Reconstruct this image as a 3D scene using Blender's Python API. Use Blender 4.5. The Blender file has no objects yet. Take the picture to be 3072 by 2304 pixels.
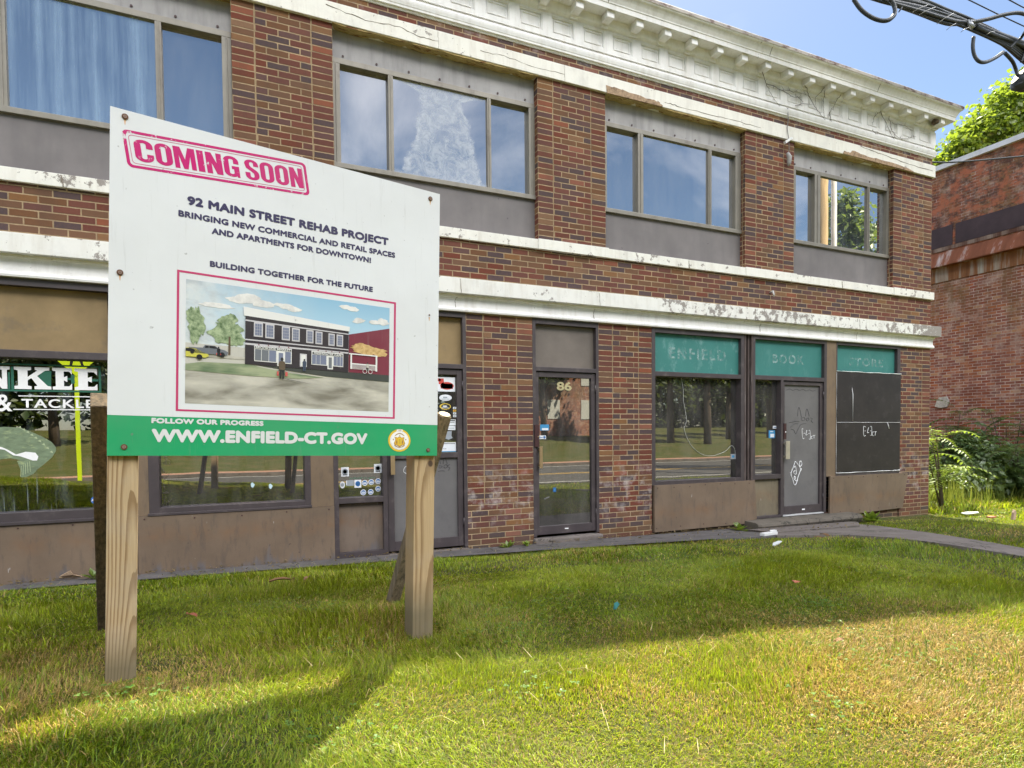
import bpy, bmesh, math, random
import numpy as np
from mathutils import Vector
R = math.radians
rnd = random.Random(7)
SC = bpy.context.scene
COL = SC.collection
# ------------------------------------------------------------------ camera
CAMP = Vector((0, -6.6387, 1.3579))
yaw, pitch, roll = .4191, -.0300, -.0092
fwd = Vector((math.sin(yaw)*math.cos(pitch), math.cos(yaw)*math.cos(pitch), math.sin(pitch)))
rt = Vector((math.cos(yaw), -math.sin(yaw), 0)); up = rt.cross(fwd)
r2 = math.cos(roll)*rt + math.sin(roll)*up; u2 = -math.sin(roll)*rt + math.cos(roll)*up
from mathutils import Matrix
cd = bpy.data.cameras.new('camera'); cam = bpy.data.objects.new('camera', cd); COL.objects.link(cam)
cam.matrix_world = Matrix(((r2.x, u2.x, -fwd.x, CAMP.x), (r2.y, u2.y, -fwd.y, CAMP.y), (r2.z, u2.z, -fwd.z, CAMP.z), (0, 0, 0, 1)))
cd.sensor_width = 36; cd.lens = 36*1823.9/3072; cd.shift_y = 206.6/3072; cd.shift_x = 2.05/3072
cd.clip_start = .05; cd.clip_end = 3000
SC.camera = cam
# ------------------------------------------------------------------ sky and sun
SUNV = Vector((.46, .655, 1.0)).normalized()
EL = math.asin(SUNV.z); AZ = math.atan2(SUNV.x, SUNV.y)
W = bpy.data.worlds.new('World'); SC.world = W; W.use_nodes = True
wn = W.node_tree.nodes; wl = W.node_tree.links; wn.clear()
def wnode(t, **k):
    n = wn.new(t)
    for a, b in k.items(): setattr(n, a, b)
    return n
sky = wnode('ShaderNodeTexSky', sky_type='NISHITA', sun_disc=False, sun_elevation=EL, sun_rotation=AZ)
sky.altitude = 50; sky.air_density = 1.0; sky.dust_density = .35; sky.ozone_density = 2.2
tc = wnode('ShaderNodeTexCoord'); sp = wnode('ShaderNodeSeparateXYZ'); wl.new(tc.outputs['Generated'], sp.inputs[0])
mz = wnode('ShaderNodeMath', operation='MAXIMUM'); wl.new(sp.outputs[2], mz.inputs[0]); mz.inputs[1].default_value = .02
mz2 = wnode('ShaderNodeMath', operation='ADD'); wl.new(mz.outputs[0], mz2.inputs[0]); mz2.inputs[1].default_value = .18
dv = wnode('ShaderNodeVectorMath', operation='DIVIDE'); wl.new(tc.outputs['Generated'], dv.inputs[0])
cmb = wnode('ShaderNodeCombineXYZ')
for i in range(3): wl.new(mz2.outputs[0], cmb.inputs[i])
wl.new(cmb.outputs[0], dv.inputs[1])
nz = wnode('ShaderNodeTexNoise'); nz.inputs['Scale'].default_value = 1.15; nz.inputs['Detail'].default_value = 8; nz.inputs['Roughness'].default_value = .58; nz.inputs['Distortion'].default_value = .4
wl.new(dv.outputs[0], nz.inputs['Vector'])
rp = wnode('ShaderNodeValToRGB'); rp.color_ramp.elements[0].position = .50; rp.color_ramp.elements[1].position = .74
wl.new(nz.outputs['Fac'], rp.inputs[0])
# the street side of the sky (-y) carries the clouds, the side over the roof is clear
cs = wnode('ShaderNodeMapRange'); wl.new(sp.outputs[1], cs.inputs['Value'])
for k, v in (('From Min', .15), ('From Max', -.25), ('To Min', .12), ('To Max', .42)): cs.inputs[k].default_value = v
cm = wnode('ShaderNodeMath', operation='MULTIPLY'); wl.new(rp.outputs[0], cm.inputs[0]); wl.new(cs.outputs[0], cm.inputs[1])
mixc = wnode('ShaderNodeMix', data_type='RGBA'); wl.new(cm.outputs[0], mixc.inputs['Factor']); wl.new(sky.outputs[0], mixc.inputs['A']); mixc.inputs['B'].default_value = (14, 14, 14.4, 1)
# added, unseen cloud bank high over the street, to brighten the shaded facade
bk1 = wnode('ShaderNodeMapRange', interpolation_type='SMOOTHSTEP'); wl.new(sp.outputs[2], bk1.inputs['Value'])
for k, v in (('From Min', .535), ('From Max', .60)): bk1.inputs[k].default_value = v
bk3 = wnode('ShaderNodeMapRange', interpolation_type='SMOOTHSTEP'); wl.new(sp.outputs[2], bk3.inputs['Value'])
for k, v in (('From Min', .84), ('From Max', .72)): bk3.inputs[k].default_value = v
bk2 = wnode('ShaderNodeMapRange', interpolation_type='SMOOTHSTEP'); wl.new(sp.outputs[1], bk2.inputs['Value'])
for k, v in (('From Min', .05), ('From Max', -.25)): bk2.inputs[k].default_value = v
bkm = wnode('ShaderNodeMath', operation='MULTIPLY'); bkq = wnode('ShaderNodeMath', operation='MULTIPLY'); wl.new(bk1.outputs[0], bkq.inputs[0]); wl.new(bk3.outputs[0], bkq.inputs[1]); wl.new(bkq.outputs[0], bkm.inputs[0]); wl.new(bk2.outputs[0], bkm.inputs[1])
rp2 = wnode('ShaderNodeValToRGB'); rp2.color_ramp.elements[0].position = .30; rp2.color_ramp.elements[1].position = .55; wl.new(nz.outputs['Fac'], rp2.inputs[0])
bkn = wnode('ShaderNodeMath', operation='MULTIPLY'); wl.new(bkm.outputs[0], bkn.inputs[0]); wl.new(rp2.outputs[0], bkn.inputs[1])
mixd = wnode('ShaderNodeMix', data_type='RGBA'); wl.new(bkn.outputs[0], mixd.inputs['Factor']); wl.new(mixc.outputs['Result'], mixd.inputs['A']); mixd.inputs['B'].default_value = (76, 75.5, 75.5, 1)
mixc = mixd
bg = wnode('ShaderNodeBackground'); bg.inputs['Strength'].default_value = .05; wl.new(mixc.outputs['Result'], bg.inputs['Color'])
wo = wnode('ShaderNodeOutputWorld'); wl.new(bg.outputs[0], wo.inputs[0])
sd = bpy.data.lights.new('sun', 'SUN'); sd.energy = 5.0; sd.angle = R(.6); sd.color = (1, .93, .72)
so = bpy.data.objects.new('sun', sd); COL.objects.link(so); so.rotation_euler = SUNV.to_track_quat('Z', 'Y').to_euler(); so.location = (20, 20, 40)
SC.view_settings.view_transform = 'Standard'; SC.view_settings.look = 'None'; SC.view_settings.exposure = 1.72; SC.view_settings.gamma = 1
SC.cycles.max_bounces = 7; SC.cycles.diffuse_bounces = 3; SC.cycles.glossy_bounces = 4; SC.cycles.transparent_max_bounces = 12; SC.cycles.transmission_bounces = 4
SC.cycles.caustics_reflective = False; SC.cycles.caustics_refractive = False
# ------------------------------------------------------------------ ground height
def gz(x, y):
    d = -y; X = min(max(x, -4), 12)
    z = .044-.012*X
    e = max(0, d-.3); e1 = min(e, 5.2)
    z += (.222-.0102*X)*e1-.0262*e1*e1
    if e > 5.2:
        k = (e-5.2)/5.0; k = min(k, 1)
        z = z*(1-k)+(-.32)*k
    if -6 < y < -3: z -= .012*math.exp(-((x+.37)**2+(y+4.2)**2)/.09)+.04*math.exp(-((x-.78)**2+(y+4.03)**2)/.09)
    if d > 22: z = -.32+.12+min((d-22)*.075, 2.2)
    return z
# ------------------------------------------------------------------ node helpers
class NT:
    def __init__(s, name):
        s.m = bpy.data.materials.new(name); s.m.use_nodes = True; s.t = s.m.node_tree; s.t.nodes.clear()
    def n(s, t, ins=None, **k):
        n = s.t.nodes.new(t)
        for a, b in k.items(): setattr(n, a, b)
        for a, b in (ins or {}).items():
            if isinstance(b, bpy.types.NodeSocket): s.t.links.new(b, n.inputs[a])
            else: n.inputs[a].default_value = b
        return n
    def math(s, op, a, b=None, c=None):
        i = {0: a}
        if b is not None: i[1] = b
        if c is not None: i[2] = c
        return s.n('ShaderNodeMath', i, operation=op).outputs[0]
    def mix(s, f, a, b, bt='MIX'):
        n = s.n('ShaderNodeMix', None, data_type='RGBA', blend_type=bt)
        for k, v in (('Factor', f), ('A', a), ('B', b)):
            if isinstance(v, bpy.types.NodeSocket): s.t.links.new(v, n.inputs[k])
            elif k == 'Factor': n.inputs[k].default_value = v
            else: n.inputs[k].default_value = (*v[:3], 1)
        return n.outputs['Result']
    def ramp(s, f, els, interp='LINEAR'):
        n = s.n('ShaderNodeValToRGB', {0: f}); cr = n.color_ramp; cr.interpolation = interp
        while len(cr.elements) < len(els): cr.elements.new(.5)
        for e, (p, c) in zip(cr.elements, els):
            e.position = p; e.color = (*c, 1) if not isinstance(c, (int, float)) else (c, c, c, 1)
        return n.outputs[0]
    def noise(s, v, scale, detail=4, rough=.55, dist=0):
        return s.n('ShaderNodeTexNoise', {'Vector': v, 'Scale': scale, 'Detail': detail, 'Roughness': rough, 'Distortion': dist}).outputs['Fac']
    def pos(s): return s.n('ShaderNodeNewGeometry').outputs['Position']
    def scalev(s, v, sc):
        return s.n('ShaderNodeVectorMath', {0: v, 1: sc}, operation='MULTIPLY').outputs[0]
    def bump(s, h, strength=.3, dist=.005):
        return s.n('ShaderNodeBump', {'Height': h, 'Strength': strength, 'Distance': dist}).outputs[0]
    def out(s, sh):
        s.n('ShaderNodeOutputMaterial', {0: sh}); return s.m
    def bsdf(s, col, rough=.8, metal=0, normal=None, spec=.5, emit=None):
        i = {'Roughness': rough, 'Metallic': metal, 'Specular IOR Level': spec}
        i['Base Color'] = col if isinstance(col, bpy.types.NodeSocket) else (*col[:3], 1)
        if normal is not None: i['Normal'] = normal
        return s.n('ShaderNodeBsdfPrincipled', i).outputs[0]
def M(name, col, rough=.8, var=.12, scale=6, dirt=None, dirtamt=.0, dscale=3, bump=.0, metal=0, spec=.4, stretch=(1, 1, 1), thresh=.55):
    """plain paint / metal / stone with mottling and optional patchy stains"""
    t = NT(name); p = t.scalev(t.pos(), stretch)
    a = t.noise(p, scale, 6, .6)
    lo = [c*(1-var) for c in col]; hi = [min(1, c*(1+var)) for c in col]
    c = t.mix(t.ramp(a, [(.3, 0.), (.7, 1.)]), lo, hi)
    f = t.noise(t.scalev(t.pos(), (140, 140, 140)), 1, 2, .6)
    c = t.mix(t.math('MULTIPLY', t.math('SUBTRACT', f, .5), .25), c, (1, 1, 1), 'OVERLAY') if False else c
    if dirt:
        d = t.noise(p, dscale, 8, .68)
        d = t.ramp(d, [(thresh, 0.), (thresh+.12, dirtamt)])
        c = t.mix(d, c, dirt)
    nrm = t.bump(t.noise(t.pos(), 90, 3, .6), bump, .004) if bump else None
    return t.out(t.bsdf(c, rough, metal, nrm, spec))
def brick_mat(name, cols, mortar, bw=.2127, bh=.0673, joint=.0105, stain=None, zo=0.0, bumpd=.006):
    t = NT(name); g = t.n('ShaderNodeNewGeometry'); P = t.n('ShaderNodeSeparateXYZ', {0: g.outputs['Position']}); N = t.n('ShaderNodeSeparateXYZ', {0: g.outputs['True Normal']})
    side = t.math('GREATER_THAN', t.math('ABSOLUTE', N.outputs[0]), .6)
    u = t.math('ADD', t.math('MULTIPLY', P.outputs[0], t.math('SUBTRACT', 1., side)), t.math('MULTIPLY', P.outputs[1], side))
    xo = t.n('ShaderNodeAttribute', attribute_name='xo').outputs['Fac']; st = t.n('ShaderNodeAttribute', attribute_name='stack').outputs['Fac']
    wob = t.math('MULTIPLY', t.math('SUBTRACT', t.noise(g.outputs['Position'], 14, 3), .5), .007)
    z = t.math('ADD', P.outputs[2], wob)
    rowf = t.math('DIVIDE', t.math('SUBTRACT', z, zo), bh); row = t.math('FLOOR', rowf); fz = t.math('SUBTRACT', rowf, row)
    half = t.math('MULTIPLY', t.math('MULTIPLY', t.math('ABSOLUTE', t.math('MODULO', row, 2.)), .5), t.math('SUBTRACT', 1., st))
    jit = t.n('ShaderNodeTexWhiteNoise', {'W': row}, noise_dimensions='1D').outputs['Value']
    cu = t.math('ADD', t.math('ADD', t.math('DIVIDE', t.math('SUBTRACT', u, xo), bw), half), t.math('MULTIPLY', t.math('SUBTRACT', jit, .5), .05))
    colf = t.math('FLOOR', cu); fu = t.math('SUBTRACT', cu, colf)
    du = t.math('MULTIPLY', t.math('MINIMUM', fu, t.math('SUBTRACT', 1., fu)), bw); dz = t.math('MULTIPLY', t.math('MINIMUM', fz, t.math('SUBTRACT', 1., fz)), bh)
    mm = t.math('ADD', t.math('MINIMUM', du, dz), t.math('MULTIPLY', t.math('SUBTRACT', t.noise(g.outputs['Position'], 60, 3), .5), .004))
    mask = t.n('ShaderNodeMapRange', {'Value': mm, 'From Min': joint/2-.0015, 'From Max': joint/2+.0015}).outputs[0]
    key = t.n('ShaderNodeCombineXYZ', {0: t.math('ADD', colf, t.math('MULTIPLY', xo, 37.7)), 1: row, 2: side}).outputs[0]
    wn_ = t.n('ShaderNodeTexWhiteNoise', {'Vector': key}, noise_dimensions='3D')
    c = t.ramp(wn_.outputs['Value'], cols, 'CONSTANT')
    br = t.n('ShaderNodeSeparateColor', {0: wn_.outputs['Color']})
    c = t.n('ShaderNodeHueSaturation', {'Hue': .5, 'Saturation': t.math('ADD', .9, t.math('MULTIPLY', br.outputs[1], .25)), 'Value': t.math('ADD', .72, t.math('MULTIPLY', br.outputs[0], .55)), 'Color': c}).outputs[0]
    fl = t.noise(g.outputs['Position'], 45, 5, .7)
    c = t.mix(t.ramp(fl, [(.25, .06), (.75, .55)]), c, (.145, .075, .046))
    big = t.noise(g.outputs['Position'], 1.1, 7, .68)
    grime = t.noise(t.scalev(g.outputs['Position'], (2.5, 2.5, .5)), 1.4, 6, .62)
    c = t.mix(t.ramp(grime, [(.50, 0.), (.72, .40)]), c, (.055, .042, .034))
    c = t.n('ShaderNodeHueSaturation', {'Value': t.math('ADD', .78, t.math('MULTIPLY', big, .44)), 'Color': c}).outputs[0]
    mo = t.mix(t.ramp(t.noise(g.outputs['Position'], 3.5, 7, .7), [(.35, 0.), (.65, 1.)]), [m*.55 for m in mortar], [min(1, m*1.2) for m in mortar])
    c = t.mix(mask, mo, c)
    if stain: c = stain(t, c, P, g)
    h = t.math('ADD', t.math('MULTIPLY', mask, 1.), t.math('MULTIPLY', fl, .25))
    return t.out(t.bsdf(c, .88, 0, t.bump(h, .75, bumpd), .25))
def efflo(t, c, P, g):
    # pale bloom low on the ground-floor piers and under the cornice
    n = t.noise(g.outputs['Position'], 6, 6, .65); z = P.outputs[2]
    low = t.n('ShaderNodeMapRange', {'Value': t.math('ABSOLUTE', t.math('SUBTRACT', z, .62)), 'From Min': .05, 'From Max': .45, 'To Min': 1., 'To Max': 0.}).outputs[0]
    hi = t.n('ShaderNodeMapRange', {'Value': z, 'From Min': 5.86, 'From Max': 6.0, 'To Min': 0., 'To Max': .9}).outputs[0]
    f = t.math('MULTIPLY', t.ramp(n, [(.5, 0.), (.72, .75)]), t.math('MAXIMUM', low, hi))
    c = t.mix(f, c, (.55, .50, .47))
    foot = t.n('ShaderNodeMapRange', {'Value': z, 'From Min': .25, 'From Max': -.05, 'To Min': 0., 'To Max': .6}).outputs[0]
    return t.mix(t.math('MULTIPLY', foot, n), c, (.09, .085, .04))
# ------------------------------------------------------------------ mesh helpers
class MB:
    def __init__(s): s.v = []; s.f = []; s.mi = []; s.xo = []; s.st = []; s.sm = []
    def face(s, idx, m=0, xo=0, st=0, sm=False): s.f.append(tuple(idx)); s.mi.append(m); s.xo.append(xo); s.st.append(st); s.sm.append(sm)
    def box(s, x0, x1, y0, y1, z0, z1, m=0, xo=0, st=0):
        b = len(s.v); s.v += [(x, y, z) for z in (z0, z1) for y in (y0, y1) for x in (x0, x1)]
        for q in ((0, 2, 3, 1), (4, 5, 7, 6), (0, 1, 5, 4), (2, 6, 7, 3), (0, 4, 6, 2), (1, 3, 7, 5)): s.face([b+i for i in q], m, xo, st)
        return s
    def quadbox(s, pts, off, m=0):
        """flat polygon pts (list of 3-vectors) thickened by vector off"""
        b = len(s.v); n = len(pts); s.v += [tuple(p) for p in pts]+[tuple(Vector(p)+Vector(off)) for p in pts]
        s.face(range(b, b+n), m); s.face([b+n+i for i in reversed(range(n))], m)
        for i in range(n): j = (i+1) % n; s.face((b+j, b+i, b+n+i, b+n+j), m)
        return s
    def poly(s, pts, m=0):
        b = len(s.v); s.v += [tuple(p) for p in pts]; s.face(range(b, b+len(pts)), m); return s
    def tube(s, path, r, k=8, m=0, cap=True):
        path = [Vector(p) for p in path]; n = len(path); rs = r if isinstance(r, (list, tuple)) else [r]*n
        b = len(s.v); prev = None
        for i, p in enumerate(path):
            d = (path[min(i+1, n-1)]-path[max(i-1, 0)]).normalized()
            if prev is None:
                a = d.orthogonal().normalized()
            else: a = (prev-d*prev.dot(d)); a = a.normalized() if a.length > 1e-6 else d.orthogonal().normalized()
            prev = a; c = d.cross(a)
            for j in range(k):
                t = 2*math.pi*j/k; s.v.append(tuple(p+(a*math.cos(t)+c*math.sin(t))*rs[i]))
        for i in range(n-1):
            for j in range(k): s.face((b+i*k+j, b+i*k+(j+1) % k, b+(i+1)*k+(j+1) % k, b+(i+1)*k+j), m, sm=True)
        if cap: s.face([b+j for j in reversed(range(k))], m); s.face([b+(n-1)*k+j for j in range(k)], m)
        return s
    def loft(s, profs, m=0, closed=False):
        """profs: list of rows of 3D points, same length"""
        b = len(s.v); n = len(profs[0])
        for p in profs: s.v += [tuple(q) for q in p]
        for i in range(len(profs)-1):
            for j in range(n if closed else n-1):
                j2 = (j+1) % n; s.face((b+i*n+j, b+(i+1)*n+j, b+(i+1)*n+j2, b+i*n+j2), m)
        return s
    def build(s, name, mats, parent=None, loc=None, bevel=0, **props):
        me = bpy.data.meshes.new(name); me.from_pydata(s.v, [], s.f)
        for m in (mats if isinstance(mats, (list, tuple)) else [mats]): me.materials.append(m)
        me.polygons.foreach_set('material_index', s.mi); me.polygons.foreach_set('use_smooth', s.sm)
        if any(s.xo) or any(s.st):
            for k, a in (('xo', s.xo), ('stack', s.st)):
                at = me.attributes.new(k, 'FLOAT', 'FACE'); at.data.foreach_set('value', [float(q) for q in a])
        me.update()
        o = bpy.data.objects.new(name, me); COL.objects.link(o)
        if parent: o.parent = parent
        if loc: o.location = loc
        if bevel:
            bm = bmesh.new(); bm.from_mesh(me); bmesh.ops.bevel(bm, geom=bm.edges[:], offset=bevel, segments=2, affect='EDGES', profile=.6); bm.to_mesh(me); bm.free()
        for k, v in props.items(): o[k] = v
        return o
def thing(name, label, cat, group=None, loc=(0, 0, 0)):
    o = bpy.data.objects.new(name, None); COL.objects.link(o); o.location = loc; o.empty_display_size = .2
    o['label'] = label; o['category'] = cat
    if group: o['group'] = group
    return o
def tag(o, label, cat, group=None):
    o['label'] = label; o['category'] = cat
    if group: o['group'] = group
    return o
def npmesh(name, V, F, mats, parent=None, colors=None, smooth=False, mi=None):
    """V (n,3), F (m,k) numpy with uniform k"""
    me = bpy.data.meshes.new(name); n, m, k = len(V), len(F), F.shape[1]
    me.vertices.add(n); me.vertices.foreach_set('co', np.asarray(V, np.float32).ravel())
    me.loops.add(m*k); me.loops.foreach_set('vertex_index', F.astype(np.int32).ravel())
    me.polygons.add(m); me.polygons.foreach_set('loop_start', np.arange(0, m*k, k, dtype=np.int32))
    if colors is not None:
        at = me.color_attributes.new('col', 'FLOAT_COLOR', 'POINT'); at.data.foreach_set('color', np.asarray(colors, np.float32).ravel())
    for mt in (mats if isinstance(mats, (list, tuple)) else [mats]): me.materials.append(mt)
    if mi is not None: me.polygons.foreach_set('material_index', np.asarray(mi, np.int32))
    if smooth: me.polygons.foreach_set('use_smooth', np.ones(m, bool))
    me.update(calc_edges=True); me.validate()
    o = bpy.data.objects.new(name, me); COL.objects.link(o)
    if parent: o.parent = parent
    return o
_tc = {}
def text_mesh(name, s, fit, frame, m, parent, bold=0.0, align=None, spacing=1.0, thick=0.0):
    """writing s stretched into fit=(u0,v0,u1,v1) of a frame (origin, ex, ez, normal offset vec)"""
    cu = bpy.data.curves.new(name, 'FONT'); cu.body = s; cu.size = 1; cu.offset = bold; cu.space_character = spacing; cu.resolution_u = 6
    ob = bpy.data.objects.new(name, cu); COL.objects.link(ob)
    dg = bpy.context.evaluated_depsgraph_get(); dg.update()
    me = bpy.data.meshes.new_from_object(ob.evaluated_get(dg)); bpy.data.objects.remove(ob); bpy.data.curves.remove(cu)
    co = np.empty(len(me.vertices)*3); me.vertices.foreach_get('co', co); co = co.reshape(-1, 3)
    x0, y0 = co[:, 0].min(), (0.0 if s.upper() == s and any(ch.isalpha() for ch in s) and '&' not in s else co[:, 1].min()); sx = (fit[2]-fit[0])/(co[:, 0].max()-x0); sy = (fit[3]-fit[1])/(co[:, 1].max()-y0)
    o3, ex, ez, off = [np.array(q, float) for q in frame]
    if thick: sx = (fit[2]-fit[0]-2*thick)/(co[:, 0].max()-x0); sy = (fit[3]-fit[1]-2*thick)/(co[:, 1].max()-y0)
    P = o3+off+np.outer(fit[0]+thick+(co[:, 0]-x0)*sx, ex)+np.outer(fit[1]+thick+(co[:, 1]-y0)*sy, ez)
    me.vertices.foreach_set('co', P.ravel())
    if thick:
        nn = off/np.linalg.norm(off); bm = bmesh.new(); bm.from_mesh(me); src = bm.faces[:]
        for i in range(8):
            a = 2*math.pi*i/8; dd = ex*math.cos(a)*thick+ez*math.sin(a)*thick+nn*.00004*(i+1)
            r = bmesh.ops.duplicate(bm, geom=src); bmesh.ops.translate(bm, verts=[g for g in r['geom'] if isinstance(g, bmesh.types.BMVert)], vec=Vector(dd))
        bm.to_mesh(me); bm.free()
    me.materials.clear(); me.materials.append(m); me.update()
    ob = bpy.data.objects.new(name, me); COL.objects.link(ob); ob.parent = parent
    return ob
# ------------------------------------------------------------------ materials
BR = [(0, (.175, .050, .037)), (.24, (.125, .042, .037)), (.40, (.138, .070, .038)), (.60, (.046, .038, .048)), (.78, (.185, .100, .050)), (.85, (.078, .040, .042)), (.95, (.195, .070, .045))]
m_brick = brick_mat('brick', BR, (.365, .262, .155), joint=.0118, stain=efflo)
OB = [(0, (.40, .135, .090)), (.3, (.32, .105, .080)), (.55, (.44, .17, .10)), (.8, (.24, .095, .08)), (.92, (.44, .25, .15))]
def oldstain(t, c, P, g):
    z = P.outputs[2]; v = t.scalev(g.outputs['Position'], (1, 1.6, .35))
    n = t.noise(v, 2.2, 6, .6)
    drip = t.n('ShaderNodeMapRange', {'Value': z, 'From Min': 3.3, 'From Max': 4.8, 'To Min': 0., 'To Max': 1.}).outputs[0]
    c = t.mix(t.math('MULTIPLY', t.ramp(n, [(.36, 0.), (.6, .85)]), drip), c, (.17, .10, .045))
    w = t.noise(g.outputs['Position'], 3.3, 7, .7)
    c = t.mix(t.ramp(w, [(.50, 0.), (.66, .6)]), c, (.50, .38, .32)); w2 = t.noise(g.outputs['Position'], .9, 7, .7); c = t.mix(t.ramp(w2, [(.48, 0.), (.64, .38)]), c, (.17, .065, .05)); w3 = t.noise(g.outputs['Position'], 1.7, 6, .65); c = t.mix(t.ramp(w3, [(.55, 0.), (.68, .5)]), c, (.40, .16, .07))
    up_ = t.n('ShaderNodeMapRange', {'Value': z, 'From Min': 5.9, 'From Max': 6.2, 'To Min': 0., 'To Max': 1.}).outputs[0]
    pt = t.noise(t.scalev(g.outputs['Position'], (1, 2.2, 3.4)), 2.6, 9, .74)
    c = t.mix(t.math('MULTIPLY', t.ramp(pt, [(.45, 0.), (.57, .7)]), up_), c, (.045, .022, .026))
    pt2 = t.noise(t.scalev(g.outputs['Position'], (1, 1.7, 2.4)), 1.9, 8, .7)
    return t.mix(t.math('MULTIPLY', t.ramp(pt2, [(.48, 0.), (.60, .85)]), up_), c, (.40, .13, .07))
m_oldbrick = brick_mat('old_brick', OB, (.55, .46, .41), bh=.075, joint=.013, stain=oldstain, zo=.02)
def white_mat(name, col, peel=.0, z0=None):
    t = NT(name); p = t.pos()
    c = t.mix(t.noise(p, 2.2, 5), [q*.93 for q in col], col)
    st = t.noise(t.scalev(p, (6, 6, .9)), 2.0, 6, .65)
    c = t.mix(t.ramp(st, [(.48, 0.), (.74, .34)]), c, (.42, .36, .28)); gy = t.noise(p, 4.2, 7, .68); c = t.mix(t.ramp(gy, [(.48, 0.), (.72, .30)]), c, (.40, .39, .37))
    d = t.noise(p, 11, 9, .72)
    bigm = t.noise(p, 1.1, 3, .5)
    th = t.math('ADD', d, t.math('MULTIPLY', bigm, .55))
    if z0 is not None:
        X = t.n('ShaderNodeSeparateXYZ', {0: p}).outputs[0]
        th = t.math('SUBTRACT', th, t.n('ShaderNodeMapRange', {'Value': X, 'From Min': z0[0], 'From Max': z0[1], 'To Min': .13, 'To Max': 0.}).outputs[0])
    c = t.mix(t.ramp(th, [(.99-peel*.25, 0.), (1.02-peel*.25, .85)]), c, (.20, .17, .15))
    sp_ = t.noise(p, 38, 3, .6)
    c = t.mix(t.ramp(sp_, [(.70, 0.), (.74, .55)]), c, (.13, .10, .08))
    return t.out(t.bsdf(c, .7, 0, t.bump(t.math('ADD', d, th), .2, .003), .3))
m_white = white_mat('white_paint', (.80, .775, .70), .25)
m_cornice = white_mat('cream_paint', (.86, .845, .825), .0)
m_ledge = white_mat('peeling_paint', (.77, .76, .71), .85, (4.6, 7.2))
def rot_mat():
    t = NT('rotten_wood'); p = t.scalev(t.pos(), (3, 14, 14))
    n = t.noise(p, 2.2, 8, .7); c = t.ramp(n, [(.36, (.36, .25, .10)), (.52, (.55, .43, .20)), (.62, (.17, .07, .03)), (.78, (.30, .21, .09))])
    return t.out(t.bsdf(c, .9, 0, t.bump(n, .6, .01), .2))
m_rot = rot_mat()
m_chip = M('broken_render', (.36, .25, .16), .95, .35, 30, (.10, .06, .04), .8, 14, bump=.9)
m_frame = M('bronze_frame', (.056, .044, .046), .5, .18, 5, (.13, .11, .10), .5, 5, spec=.5)
m_alu = M('weathered_aluminium', (.235, .215, .18), .5, .15, 8, (.12, .10, .085), .6, 4, metal=.35, stretch=(1, 1, .5))
def spandrel(name, col):
    t = NT(name); p = t.pos()
    a = t.noise(p, 1.8, 6, .6); c = t.mix(t.ramp(a, [(.3, 0.), (.7, 1.)]), [q*.78 for q in col], [q*1.18 for q in col])
    b = t.noise(t.scalev(p, (5, 5, .8)), 1.6, 6, .6); c = t.mix(t.ramp(b, [(.46, 0.), (.72, .5)]), c, (.12, .11, .11))
    s_ = t.noise(p, 16, 3, .5); c = t.mix(t.ramp(s_, [(.74, 0.), (.77, .7)]), c, (.05, .045, .045))
    return t.out(t.bsdf(c, .55, 0, None, .4))
m_span = spandrel('grey_spandrel', (.34, .325, .32))
m_span2 = spandrel('grey_spandrel_low', (.165, .148, .145))
def tan_mat(name, col, zlow=None):
    t = NT(name); p = t.pos(); P = t.n('ShaderNodeSeparateXYZ', {0: p})
    a = t.noise(p, 2.0, 6, .6); c = t.mix(t.ramp(a, [(.3, 0.), (.7, 1.)]), [q*.8 for q in col], [q*1.15 for q in col])
    f = t.noise(p, 220, 2, .6); c = t.mix(t.ramp(f, [(.35, .0), (.7, .25)]), c, [q*.6 for q in col])
    if zlow is not None:
        m = t.n('ShaderNodeMapRange', {'Value': t.math('ADD', P.outputs[2], t.math('MULTIPLY', t.math('SUBTRACT', t.noise(t.scalev(p, (4, 4, .6)), 1.6, 8, .72), .5), -.75)), 'From Min': zlow+.02, 'From Max': zlow-.06}).outputs[0]
        c = t.mix(t.math('MULTIPLY', m, .7), c, t.mix(t.noise(t.scalev(p, (7, 7, 1)), 2, 5, .6), (.06, .062, .075), (.17, .16, .165)))
        r_ = t.n('ShaderNodeMapRange', {'Value': t.math('ABSOLUTE', t.math('SUBTRACT', P.outputs[2], zlow+.32)), 'From Min': .12, 'From Max': .0}).outputs[0]
        c = t.mix(t.math('MULTIPLY', r_, t.ramp(t.noise(p, 5, 6, .6), [(.4, 0.), (.65, .5)])), c, (.20, .105, .05))
    s_ = t.noise(p, 22, 3, .5); c = t.mix(t.ramp(s_, [(.72, 0.), (.76, .7)]), c, (.06, .04, .035))
    q_ = t.noise(t.scalev(p, (9, 9, 2.2)), 1.7, 5, .7); c = t.mix(t.ramp(q_, [(.52, 0.), (.68, .5)]), c, (.08, .065, .055))
    k_ = t.noise(t.scalev(p, (40, 40, 7)), 1.0, 2, .4); c = t.mix(t.ramp(k_, [(.775, 0.), (.79, .8)]), c, (.42, .40, .37))
    return t.out(t.bsdf(c, .6, 0, t.bump(t.noise(p, 2.5, 3, .5), .25, .02), .35))
m_tan = tan_mat('tan_panel', (.185, .130, .082)); m_tanlow = tan_mat('tan_base_panel', (.165, .118, .080), .10); m_tanlow2 = tan_mat('tan_shop_panel', (.175, .125, .085), -.02)
m_transom = M('tan_transom', (.25, .175, .085), .75, .2, 2.5, (.12, .10, .08), .6, 1.6)
m_teal = None
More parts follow.
